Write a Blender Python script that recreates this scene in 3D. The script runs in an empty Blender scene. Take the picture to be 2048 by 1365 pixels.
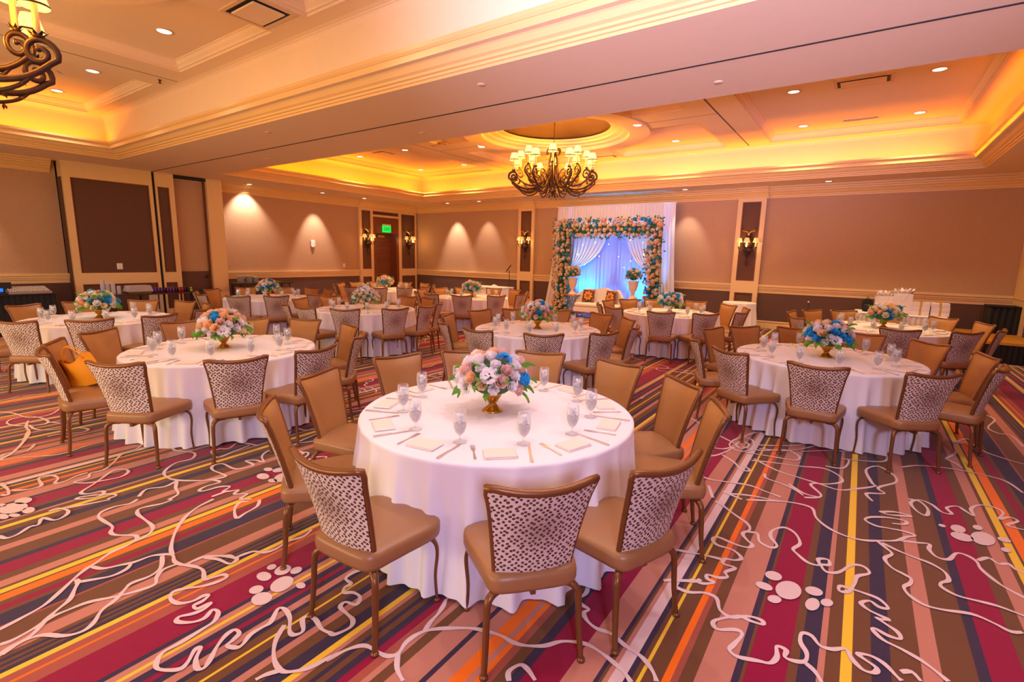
import bpy, math, random
from mathutils import Vector, Matrix
PI = math.pi
sc = bpy.context.scene
COL = sc.collection
rnd = random.Random(7)

# ---------------------------------------------------------------- camera, world, exposure, large lights
RR = ((0.8182015379, 0.5745398358, 0.0212183998), (0.1142812903, -0.1263566698, -0.9853800174), (-0.563458987, 0.8086643118, -0.1690443753))
CAMZ = 1.82
FPX = 989.1
cam_d = bpy.data.cameras.new('camera'); cam = bpy.data.objects.new('camera', cam_d); COL.objects.link(cam)
cam_d.sensor_width = 36.0; cam_d.lens = 36.0 * FPX / 2048.0; cam_d.clip_start = 0.05; cam_d.clip_end = 100
mw = Matrix(((RR[0][0], -RR[1][0], -RR[2][0], 0), (RR[0][1], -RR[1][1], -RR[2][1], 0), (RR[0][2], -RR[1][2], -RR[2][2], CAMZ), (0, 0, 0, 1)))
cam.matrix_world = mw
sc.camera = cam
sc.view_settings.view_transform = 'Standard'; sc.view_settings.look = 'None'
sc.view_settings.exposure = -0.16; sc.view_settings.gamma = 1.0; sc.view_settings.use_curve_mapping = False
sc.cycles.use_denoising = True
sc.cycles.max_bounces = 7; sc.cycles.diffuse_bounces = 4; sc.cycles.glossy_bounces = 2; sc.cycles.transparent_max_bounces = 10
sc.cycles.sample_clamp_indirect = 3.0
w = bpy.data.worlds.new('world'); sc.world = w; w.use_nodes = True
w.node_tree.nodes['Background'].inputs[0].default_value = (1.0, 0.72, 0.5, 1); w.node_tree.nodes['Background'].inputs[1].default_value = 0.05

def project(x, y, z):
    v = (x, y, z - CAMZ); c = [sum(RR[i][k] * v[k] for k in range(3)) for i in range(3)]
    if c[2] < 0.05: return None
    return 1024 + FPX * c[0] / c[2], 682.5 + FPX * c[1] / c[2], c[2]

def area(loc, sx, sy, power, color, aim, name='area_light'):
    d = bpy.data.lights.new(name, 'AREA'); d.shape = 'RECTANGLE'; d.size = sx; d.size_y = sy; d.energy = power; d.color = color
    o = bpy.data.objects.new(name, d); COL.objects.link(o); o.location = loc
    o.rotation_euler = Vector(aim).to_track_quat('-Z', 'Y').to_euler()
    return o
def spot(loc, power, color, aim=(0, 0, -1), ang=90, blend=0.6, rad=0.05, name='spot_light'):
    d = bpy.data.lights.new(name, 'SPOT'); d.energy = power; d.color = color; d.spot_size = math.radians(ang); d.spot_blend = blend; d.shadow_soft_size = rad
    o = bpy.data.objects.new(name, d); COL.objects.link(o); o.location = loc
    o.rotation_euler = Vector(aim).to_track_quat('-Z', 'Y').to_euler()
    return o
def point(loc, power, color, rad=0.05, name='point_light'):
    d = bpy.data.lights.new(name, 'POINT'); d.energy = power; d.color = color; d.shadow_soft_size = rad
    o = bpy.data.objects.new(name, d); COL.objects.link(o); o.location = loc
    return o

AMBER = (1.0, 0.29, 0.0); WARM = (1.0, 0.80, 0.43); COOL = (0.66, 0.62, 1.0)
CV = 0.34
# lamps added behind the camera: cool wash, cool tint on the beam, warm up-fill
area((2.3, -2.6, 3.2), 0.7, 0.7, 230, (0.54, 0.54, 1.0), (-4.0, 5.6, -2.6), 'rear_wash')
spot((1.2, -3.0, 1.6), 9000, (0.60, 0.50, 1.0), (-0.30, 1.0, 0.40), 50, 1.0, 0.5, 'cool_fill_spot')
area((-7.0, -3.4, 1.3), 9.0, 1.4, 400, (1.0, 0.82, 0.50), (0, 1, 0.5), 'rear_warm_fill')  # added lamp, aimed up to brighten the beam soffit
# soft warm fill lamps added under the two big coffers
area((-6.4, 10.6, 4.62), 12.0, 5.0, 90, (1.0, 0.78, 0.48), (0, 0, -1), 'coffer_fill')
area((-6.4, 1.2, 4.62), 12.0, 4.0, 60, (1.0, 0.92, 0.80), (0, 0, -1), 'coffer_fill')
# cove strips hidden behind the lips of the coffers
for (c, lx, ly, aim, pw) in (((-6.3, 14.02, 4.0), 15.2, 0.05, (0, 0.45, 1), 560), ((-6.3, 6.95, 4.0), 15.2, 0.05, (0, -0.45, 1), 420),
                             ((-14.1, 10.4, 4.0), 0.05, 7.0, (-0.45, 0, 1), 280), ((1.62, 10.4, 4.0), 0.05, 7.0, (0.3, 0, 1), 260),
                             ((-14.05, 0.8, 4.0), 0.05, 6.8, (-0.35, 0, 1), 260)):
    o = area(c, lx, ly, pw * CV, AMBER, (0, 0, 1), 'cove_strip')
# blue up-lights at the foot of the backdrop
BLUE = (0.0, 0.31, 1.0)
spot((-7.45, 13.98, 0.13), 680, BLUE, (0.16, 0.62, 1), 66, 0.8, 0.05, 'blue_uplight')
spot((-5.30, 13.98, 0.13), 680, BLUE, (-0.16, 0.62, 1), 66, 0.8, 0.05, 'blue_uplight')
point((-6.4, 14.25, 0.35), 45, BLUE, 0.1, 'blue_glow')
spot((-6.4, 13.2, 3.6), 12, (0.9, 0.75, 1.0), (0, 0.5, -0.6), 70, 0.9, 0.05, 'backdrop_spot')

# ---------------------------------------------------------------- helpers
def lin(c):
    return tuple((v / 12.92 if v <= 0.04045 else ((v + 0.055) / 1.055) ** 2.4) for v in (x / 255.0 for x in c))
MATS = {}
def mat(name, rgb, rough=0.6, metal=0.0, spec=0.5, emit=None, es=0.0, bump=0.0, bscale=40.0, var=0.0, vscale=8.0, sheen=0.0, coat=0.0, alpha=1.0, trans=0.0, sss=0.0):
    m = bpy.data.materials.new(name); m.use_nodes = True; nt = m.node_tree; b = nt.nodes['Principled BSDF']
    c = lin(rgb)
    b.inputs['Base Color'].default_value = (*c, 1); b.inputs['Roughness'].default_value = rough; b.inputs['Metallic'].default_value = metal
    b.inputs['Specular IOR Level'].default_value = spec
    if emit: b.inputs['Emission Color'].default_value = (*lin(emit), 1); b.inputs['Emission Strength'].default_value = es
    if sheen: b.inputs['Sheen Weight'].default_value = sheen
    if coat: b.inputs['Coat Weight'].default_value = coat
    if trans: b.inputs['Transmission Weight'].default_value = trans
    if alpha < 1: b.inputs['Alpha'].default_value = alpha
    tc = nt.nodes.new('ShaderNodeTexCoord')
    if var > 0:
        n = nt.nodes.new('ShaderNodeTexNoise'); n.inputs['Scale'].default_value = vscale; n.inputs['Detail'].default_value = 4
        nt.links.new(tc.outputs['Object'], n.inputs['Vector'])
        mx = nt.nodes.new('ShaderNodeMix'); mx.data_type = 'RGBA'
        mx.inputs[6].default_value = (*[max(0, v * (1 - var)) for v in c], 1); mx.inputs[7].default_value = (*[min(1, v * (1 + var)) for v in c], 1)
        nt.links.new(n.outputs['Fac'], mx.inputs[0]); nt.links.new(mx.outputs[2], b.inputs['Base Color'])
    if bump > 0:
        n = nt.nodes.new('ShaderNodeTexNoise'); n.inputs['Scale'].default_value = bscale; n.inputs['Detail'].default_value = 3
        nt.links.new(tc.outputs['Object'], n.inputs['Vector'])
        bp = nt.nodes.new('ShaderNodeBump'); bp.inputs['Strength'].default_value = bump; bp.inputs['Distance'].default_value = 0.01
        nt.links.new(n.outputs['Fac'], bp.inputs['Height']); nt.links.new(bp.outputs['Normal'], b.inputs['Normal'])
    MATS[name] = m
    return m

class MB:
    def __init__(s): s.v = []; s.f = []; s.mi = []; s.sm = []; s.cur = 0; s.smooth = False
    def add(s, vs, fs):
        o = len(s.v); s.v.extend([tuple(p) for p in vs])
        for f in fs: s.f.append(tuple(i + o for i in f)); s.mi.append(s.cur); s.sm.append(s.smooth)
        return s
    def box(s, x0, x1, y0, y1, z0, z1, bev=0.0):
        if bev > 0:
            b = bev
            vs = []
            for (X, Y, Z, ax) in [(x, y, z, a) for x in (0, 1) for y in (0, 1) for z in (0, 1) for a in (0, 1, 2)]:
                x = x1 if X else x0; y = y1 if Y else y0; z = z1 if Z else z0
                sx = -b if X else b; sy = -b if Y else b; sz = -b if Z else b
                vs.append((x + (0 if ax == 0 else sx), y + (0 if ax == 1 else sy), z + (0 if ax == 2 else sz)))
            I = lambda X, Y, Z, a: ((X * 2 + Y) * 2 + Z) * 3 + a
            fs = []
            for X in (0, 1): q = [I(X, 0, 0, 0), I(X, 1, 0, 0), I(X, 1, 1, 0), I(X, 0, 1, 0)]; fs.append(q if X else q[::-1])
            for Y in (0, 1): q = [I(0, Y, 0, 1), I(1, Y, 0, 1), I(1, Y, 1, 1), I(0, Y, 1, 1)]; fs.append(q[::-1] if Y else q)
            for Z in (0, 1): q = [I(0, 0, Z, 2), I(1, 0, Z, 2), I(1, 1, Z, 2), I(0, 1, Z, 2)]; fs.append(q if Z else q[::-1])
            for X in (0, 1):
                for Y in (0, 1): fs.append([I(X, Y, 0, 0), I(X, Y, 1, 0), I(X, Y, 1, 1), I(X, Y, 0, 1)])
            for X in (0, 1):
                for Z in (0, 1): fs.append([I(X, 0, Z, 0), I(X, 1, Z, 0), I(X, 1, Z, 2), I(X, 0, Z, 2)])
            for Y in (0, 1):
                for Z in (0, 1): fs.append([I(0, Y, Z, 1), I(1, Y, Z, 1), I(1, Y, Z, 2), I(0, Y, Z, 2)])
            for X in (0, 1):
                for Y in (0, 1):
                    for Z in (0, 1): fs.append([I(X, Y, Z, 0), I(X, Y, Z, 1), I(X, Y, Z, 2)])
            return s.add(vs, fs)
        vs = [(x0, y0, z0), (x1, y0, z0), (x1, y1, z0), (x0, y1, z0), (x0, y0, z1), (x1, y0, z1), (x1, y1, z1), (x0, y1, z1)]
        return s.add(vs, [(3, 2, 1, 0), (4, 5, 6, 7), (0, 1, 5, 4), (1, 2, 6, 5), (2, 3, 7, 6), (3, 0, 4, 7)])
    def quad(s, a, b, c, d): return s.add([a, b, c, d], [(0, 1, 2, 3)])
    def prism(s, pts, z0, z1, T=None):
        n = len(pts); vs = [(x, y, z0) for x, y in pts] + [(x, y, z1) for x, y in pts]
        if T: vs = [T(*p) for p in vs]
        fs = [tuple(range(n - 1, -1, -1)), tuple(range(n, 2 * n))] + [(i, (i + 1) % n, n + (i + 1) % n, n + i) for i in range(n)]
        return s.add(vs, fs)
    def rings(s, rs, closed=True, cap0=True, cap1=True, loop=False):
        n = len(rs[0]); vs = [p for r in rs for p in r]; fs = []
        m = n if closed else n - 1
        k = len(rs)
        for i in range(k if loop else k - 1):
            i2 = (i + 1) % k
            for j in range(m):
                j2 = (j + 1) % n
                fs.append((i * n + j, i * n + j2, i2 * n + j2, i2 * n + j))
        if cap0 and not loop: fs.append(tuple(range(n - 1, -1, -1)))
        if cap1 and not loop: fs.append(tuple(range((k - 1) * n, k * n)))
        return s.add(vs, fs)
    def lathe(s, prof, seg=24, c=(0, 0), cap0=True, cap1=True):
        rs = []
        for r, z in prof: rs.append([(c[0] + r * math.cos(2 * PI * k / seg), c[1] + r * math.sin(2 * PI * k / seg), z) for k in range(seg)])
        return s.rings(rs, True, cap0, cap1)
    def tube(s, pts, r, seg=8, closed=False, flat=1.0, taper=None):
        P = [Vector(p) for p in pts]; n = len(P); rs = []; up = None
        for i in range(n):
            if closed: t = (P[(i + 1) % n] - P[i - 1])
            else: t = P[min(i + 1, n - 1)] - P[max(i - 1, 0)]
            if t.length < 1e-9: t = Vector((0, 0, 1))
            t.normalize()
            if up is None:
                up = Vector((0, 0, 1)) if abs(t.z) < 0.9 else Vector((1, 0, 0))
            a = t.cross(up); 
            if a.length < 1e-6: a = t.cross(Vector((1, 0.3, 0)))
            a.normalize(); b = a.cross(t).normalized(); up = b
            rr = r[i] if isinstance(r, (list, tuple)) else r
            rs.append([tuple(P[i] + a * (rr * math.cos(2 * PI * k / seg)) + b * (rr * flat * math.sin(2 * PI * k / seg))) for k in range(seg)])
        return s.rings(rs, True, True, True, loop=closed)
    def grid(s, fn, nu, nv, cu=False):
        vs = [fn(i / nu, j / nv) for j in range(nv + 1) for i in range(nu + (0 if cu else 1))]
        w_ = nu if cu else nu + 1; fs = []
        for j in range(nv):
            for i in range(nu):
                i2 = (i + 1) % w_
                fs.append((j * w_ + i, j * w_ + i2, (j + 1) * w_ + i2, (j + 1) * w_ + i))
        return s.add(vs, fs)
    def sphere(s, c, r, seg=12, rg=8, sz=1.0):
        vs = [(c[0], c[1], c[2] - r * sz)]
        for j in range(1, rg):
            a = -PI / 2 + PI * j / rg
            for k in range(seg): vs.append((c[0] + r * math.cos(a) * math.cos(2 * PI * k / seg), c[1] + r * math.cos(a) * math.sin(2 * PI * k / seg), c[2] + r * sz * math.sin(a)))
        vs.append((c[0], c[1], c[2] + r * sz)); fs = []
        for k in range(seg):
            fs.append((0, 1 + (k + 1) % seg, 1 + k)); fs.append((len(vs) - 1, len(vs) - 1 - seg + k, len(vs) - 1 - seg + (k + 1) % seg))
        for j in range(rg - 2):
            for k in range(seg): a = 1 + j * seg + k; b = 1 + j * seg + (k + 1) % seg; fs.append((a, b, b + seg, a + seg))
        return s.add(vs, fs)
    def mesh(s, name, mats):
        me = bpy.data.meshes.new(name); me.from_pydata(s.v, [], s.f)
        if not isinstance(mats, (list, tuple)): mats = [mats]
        for m in mats: me.materials.append(m)
        me.polygons.foreach_set('material_index', s.mi); me.polygons.foreach_set('use_smooth', s.sm)
        me.update(); return me
    def obj(s, name, mats, parent=None, loc=None, rot=None):
        o = bpy.data.objects.new(name, s.mesh(name, mats)); COL.objects.link(o)
        if parent: o.parent = parent
        if loc: o.location = loc
        if rot: o.rotation_euler = rot
        return o
def S():
    b = MB(); b.smooth = True; return b
def tag(o, label, cat, group=None, kind=None):
    if label: o['label'] = label
    if cat: o['category'] = cat
    if group: o['group'] = group
    if kind: o['kind'] = kind
    return o
def thing(name, label, cat, loc=(0, 0, 0), rz=0.0, group=None):
    o = bpy.data.objects.new(name, None); COL.objects.link(o); o.location = loc; o.rotation_euler = (0, 0, rz); o.empty_display_size = 0.1
    return tag(o, label, cat, group)
def inst(me, name, parent=None, loc=(0, 0, 0), rot=(0, 0, 0), scale=1.0):
    o = bpy.data.objects.new(name, me); COL.objects.link(o)
    if parent: o.parent = parent
    o.location = loc; o.rotation_euler = rot; o.scale = (scale,) * 3 if not isinstance(scale, tuple) else scale
    return o
def struct(b, name, m, parent=None):
    o = b.obj(name, m, parent)
    if not parent: o['kind'] = 'structure'
    return o
def dup(root, loc=None, rz=None, label=None, group=None):
    r = root.copy(); COL.objects.link(r)
    if loc is not None: r.location = loc
    if rz is not None: r.rotation_euler = (0, 0, rz)
    if label: r['label'] = label
    if group: r['group'] = group
    for ch in list(root.children):
        c = ch.copy(); COL.objects.link(c); c.parent = r
        for g in list(ch.children):
            d = g.copy(); COL.objects.link(d); d.parent = c
    return r
def catmull(P, n=4, closed=False):
    out = []; N = len(P); D = len(P[0])
    for i in range(N if closed else N - 1):
        p0 = P[(i - 1) % N] if closed or i > 0 else P[i]; p1 = P[i]; p2 = P[(i + 1) % N]; p3 = P[(i + 2) % N] if closed or i + 2 < N else P[(i + 1) % N]
        for k in range(n):
            t = k / n
            out.append(tuple(0.5 * (2 * p1[d] + (p2[d] - p0[d]) * t + (2 * p0[d] - 5 * p1[d] + 4 * p2[d] - p3[d]) * t * t + (3 * p1[d] - p0[d] - 3 * p2[d] + p3[d]) * t ** 3) for d in range(D)))
    if not closed: out.append(tuple(P[-1]))
    return out
# ---------------------------------------------------------------- materials
m_ceil = mat('painted_ceiling', (240, 209, 166), 0.75, bump=0.05, bscale=120, var=0.02)
m_trim = mat('cream_trim', (228, 192, 138), 0.45, var=0.03, vscale=3)
m_paper = mat('tan_wallpaper', (184, 146, 112), 0.85, bump=0.25, bscale=60, var=0.10, vscale=22)
m_wains = mat('dark_wainscot', (92, 66, 60), 0.85, bump=0.2, bscale=160, var=0.12, vscale=60)
m_panel = mat('brown_fabric_panel', (98, 66, 50), 0.9, bump=0.3, bscale=220, var=0.15, vscale=120)
m_pframe = mat('mahogany_bead', (120, 58, 28), 0.4, var=0.15, vscale=20)
m_black = mat('matte_black', (14, 13, 15), 0.6)
m_blackcloth = mat('black_cloth', (22, 21, 27), 0.9, var=0.5, vscale=30, bump=0.3, bscale=60)
m_dome = mat('bronze_dome_paint', (108, 80, 46), 0.6, var=0.15, vscale=3)
m_bronze = mat('bronze_powdercoat', (128, 82, 46), 0.36, metal=0.45, var=0.12, vscale=25)
m_iron = mat('aged_iron', (76, 52, 40), 0.42, metal=0.6, var=0.35, vscale=30)
m_seat = mat('tan_vinyl', (156, 110, 70), 0.36, bump=0.08, bscale=300, var=0.05, vscale=15)
m_backpad = mat('tan_back_vinyl', (166, 116, 66), 0.38, bump=0.08, bscale=300, var=0.05, vscale=12)
m_cloth = mat('white_table_linen', (240, 234, 236), 0.85, sheen=0.2, bump=0.06, bscale=25)
m_napkin = mat('ivory_napkin', (245, 226, 210), 0.85, bump=0.05, bscale=200)
m_steel = mat('polished_steel', (222, 212, 205), 0.36, metal=0.75)
m_gold = mat('gold_lustre', (205, 150, 60), 0.28, metal=0.9, var=0.1)
m_leaf = mat('green_leaf', (108, 168, 52), 0.5, var=0.4, vscale=12)
m_leafd = mat('dark_leaf', (48, 96, 50), 0.6, var=0.4, vscale=12)
m_fw = mat('white_petal', (250, 242, 244), 0.7, var=0.03, emit=None)
m_fp = mat('peach_petal', (255, 212, 168), 0.7, var=0.06, emit=None)
m_fc = mat('cream_petal', (252, 234, 200), 0.7, var=0.04, emit=None)
m_fk = mat('blush_petal', (246, 208, 200), 0.7, var=0.05, emit=None)
m_fb = mat('blue_petal', (64, 180, 240), 0.6, var=0.12, vscale=40)
m_ft = mat('teal_petal', (112, 186, 206), 0.6, var=0.2, vscale=40)
m_wood = mat('mahogany_door', (118, 58, 24), 0.4, var=0.3, vscale=5, coat=0.2)
m_white = mat('white_plastic', (238, 232, 225), 0.5)
m_sheer = mat('white_sheer_drape', (236, 228, 226), 0.9, var=0.03)
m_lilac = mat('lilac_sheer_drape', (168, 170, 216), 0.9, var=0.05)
m_sofa = mat('white_leather', (240, 232, 228), 0.45)
m_urn = mat('stone_white_urn', (228, 210, 200), 0.7, var=0.08)
m_shade = mat('lit_lampshade', (250, 225, 160), 0.7, emit=(255, 216, 140), es=1.15)
m_candle = mat('ivory_candle_sleeve', (240, 200, 130), 0.6, emit=(255, 180, 80), es=0.25)
m_sshade = mat('sconce_lampshade', (225, 175, 130), 0.7, emit=(255, 180, 95), es=0.9)
m_bulb = mat('glowing_bulb', (255, 240, 210), 0.5, emit=(255, 228, 180), es=14)
m_down = mat('downlight_lens', (255, 250, 245), 0.4, emit=(255, 244, 232), es=6.0)
m_green = mat('exit_green', (10, 200, 80), 0.5, emit=(0, 230, 80), es=1.1)
m_dgreen = mat('exit_letter', (5, 70, 30), 0.5, emit=(0, 110, 40), es=0.5)
m_ring = mat('downlight_trim', (225, 190, 150), 0.5)

m_corn = mat('cornice_glow_tint', (232, 186, 118), 0.5, var=0.03, vscale=3)  # amber glow of the coves put into the cornice colour
for nm in ('white_petal', 'peach_petal', 'cream_petal', 'blush_petal', 'blue_petal', 'teal_petal', 'green_leaf'):
    m = MATS[nm]; nt = m.node_tree; pr = nt.nodes['Principled BSDF']; out = [n for n in nt.nodes if n.type == 'OUTPUT_MATERIAL'][0]
    tl = nt.nodes.new('ShaderNodeBsdfTranslucent'); mx = nt.nodes.new('ShaderNodeMixShader'); mx.inputs[0].default_value = 0.38
    tl.inputs['Color'].default_value = pr.inputs['Base Color'].default_value
    nt.links.new(pr.outputs[0], mx.inputs[1]); nt.links.new(tl.outputs[0], mx.inputs[2]); nt.links.new(mx.outputs[0], out.inputs['Surface'])
def thin_glass(name, tint, fac):
    m = bpy.data.materials.new(name); m.use_nodes = True; nt = m.node_tree; nt.nodes.clear()
    out = nt.nodes.new('ShaderNodeOutputMaterial'); mx = nt.nodes.new('ShaderNodeMixShader'); tr = nt.nodes.new('ShaderNodeBsdfTransparent'); gl = nt.nodes.new('ShaderNodeBsdfPrincipled')
    lw = nt.nodes.new('ShaderNodeLayerWeight'); mr = nt.nodes.new('ShaderNodeMapRange')
    lw.inputs['Blend'].default_value = 0.35
    mr.inputs['To Min'].default_value = fac[0]; mr.inputs['To Max'].default_value = fac[1]
    tr.inputs['Color'].default_value = (*tint, 1); gl.inputs['Base Color'].default_value = (*tint, 1); gl.inputs['Roughness'].default_value = 0.08; gl.inputs['Specular IOR Level'].default_value = 1.0
    nt.links.new(lw.outputs['Facing'], mr.inputs['Value']); nt.links.new(mr.outputs['Result'], mx.inputs[0])
    nt.links.new(tr.outputs[0], mx.inputs[1]); nt.links.new(gl.outputs[0], mx.inputs[2]); nt.links.new(mx.outputs[0], out.inputs[0])
    return m
m_glass = thin_glass('clear_goblet_glass', (0.95, 0.95, 0.96), (0.10, 0.75))
m_water = thin_glass('iced_water', (0.72, 0.69, 0.70), (0.25, 0.7))
m_ice = thin_glass('ice_cubes', (0.98, 0.97, 0.98), (0.45, 0.9))
m_plastic = thin_glass('clear_plastic', (0.85, 0.80, 0.85), (0.30, 0.8))

def spotted():
    m = bpy.data.materials.new('spotted_weave'); m.use_nodes = True; nt = m.node_tree; N = nt.nodes.new; L = nt.links.new
    b = nt.nodes['Principled BSDF']; b.inputs['Roughness'].default_value = 0.85
    tc = N('ShaderNodeTexCoord'); sp = N('ShaderNodeSeparateXYZ'); L(tc.outputs['Object'], sp.inputs[0])
    cb = N('ShaderNodeCombineXYZ'); L(sp.outputs['X'], cb.inputs[0]); L(sp.outputs['Z'], cb.inputs[1])
    mp = N('ShaderNodeMapping'); mp.inputs['Rotation'].default_value = (0, 0, math.radians(45)); L(cb.outputs[0], mp.inputs[0])
    nz = N('ShaderNodeTexNoise'); nz.inputs['Scale'].default_value = 22; L(cb.outputs[0], nz.inputs['Vector'])
    ad = N('ShaderNodeVectorMath'); ad.operation = 'MULTIPLY_ADD'; ad.inputs[1].default_value = (0.012, 0.012, 0); L(nz.outputs['Color'], ad.inputs[0]); L(mp.outputs[0], ad.inputs[2])
    vo = N('ShaderNodeTexVoronoi'); vo.voronoi_dimensions = '2D'; vo.inputs['Scale'].default_value = 48; vo.inputs['Randomness'].default_value = 0.45; L(ad.outputs[0], vo.inputs['Vector'])
    rp = N('ShaderNodeMapRange'); rp.inputs['From Min'].default_value = 0.28; rp.inputs['From Max'].default_value = 0.36; L(vo.outputs['Distance'], rp.inputs['Value'])
    # worn darker heart of the weave
    ds = N('ShaderNodeVectorMath'); ds.operation = 'DISTANCE'; ds.inputs[1].default_value = (0, 0.70, 0); L(cb.outputs[0], ds.inputs[0])
    hr = N('ShaderNodeMapRange'); hr.inputs['From Min'].default_value = 0.03; hr.inputs['From Max'].default_value = 0.15; hr.inputs['To Min'].default_value = 0.6; hr.inputs['To Max'].default_value = 0.0; L(ds.outputs['Value'], hr.inputs['Value'])
    m1 = N('ShaderNodeMix'); m1.data_type = 'RGBA'; m1.inputs[6].default_value = (*lin((220, 201, 188)), 1); m1.inputs[7].default_value = (*lin((138, 100, 80)), 1); L(hr.outputs[0], m1.inputs[0])
    m2 = N('ShaderNodeMix'); m2.data_type = 'RGBA'; m2.inputs[6].default_value = (*lin((88, 54, 42)), 1); L(rp.outputs[0], m2.inputs[0]); L(m1.outputs[2], m2.inputs[7])
    L(m2.outputs[2], b.inputs['Base Color'])
    bp = N('ShaderNodeBump'); bp.inputs['Strength'].default_value = 0.4; bp.inputs['Distance'].default_value = 0.002; L(rp.outputs[0], bp.inputs['Height']); L(bp.outputs['Normal'], b.inputs['Normal'])
    return m
m_spot = spotted()
# ---------------------------------------------------------------- carpet data (world metres)
STRIPES = [[-2.79,"rust"],[-2.756,"orange"],[-2.74,"rust"],[-2.668,"crim"],[-2.467,"navy"],[-2.437,"pink"],[-2.4,"yel"],[-2.38,"pink"],[-2.353,"navy"],[-2.309,"crim"],[-2.278,"navy"],[-2.241,"pink"],[-2.196,"navy"],[-2.167,"brown"],[-2.118,"yel"],[-2.104,"brown"],[-2.055,"navy"],[-2.009,"pink"],[-1.968,"brown"],[-1.905,"navy"],[-1.838,"yel"],[-1.806,"pink"],[-1.782,"brown"],[-1.746,"navy"],[-1.722,"brown"],[-1.689,"navy"],[-1.651,"crim"],[-1.61,"rust"],[-1.567,"pink"],[-1.536,"brown"],[-1.485,"pink"],[-1.366,"navy"],[-1.34,"pink"],[-1.265,"orange"],[-1.206,"pink"],[-1.175,"orange"],[-1.15,"rust"],[-1.112,"brown"],[-1.061,"navy"],[-1.016,"crim"],[-0.873,"pink"],[-0.757,"navy"],[-0.739,"brown"],[-0.725,"pink"],[-0.704,"white"],[-0.651,"navy"],[-0.626,"brown"],[-0.605,"yel"],[-0.589,"brown"],[-0.516,"orange"],[-0.484,"rust"],[-0.456,"brown"],[-0.4,"pink"],[-0.268,"navy"],[-0.239,"brown"],[-0.225,"crim"],[-0.072,"brown"],[-0.034,"navy"],[0.038,"pink"],[0.065,"brown"],[0.124,"yel"],[0.168,"brown"],[0.241,"navy"],[0.315,"brown"],[0.43,"pink"],[0.503,"brown"],[0.635,"navy"],[0.681,"crim"],[0.813,"brown"],[0.88,"pink"],[0.952,"brown"],[0.976,"yel"],[1.021,"brown"],[1.035,"orange"],[1.102,"brown"],[1.145,"crim"],[1.196,"brown"],[1.226,"navy"],[1.34,"rust"],[1.355,"brown"],[1.498,"pink"],[1.587,"brown"],[1.616,"navy"],[1.639,"brown"],[1.658,"navy"],[1.677,"brown"],[1.695,"navy"],[1.722,"yel"],[1.756,"rust"]]
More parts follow.
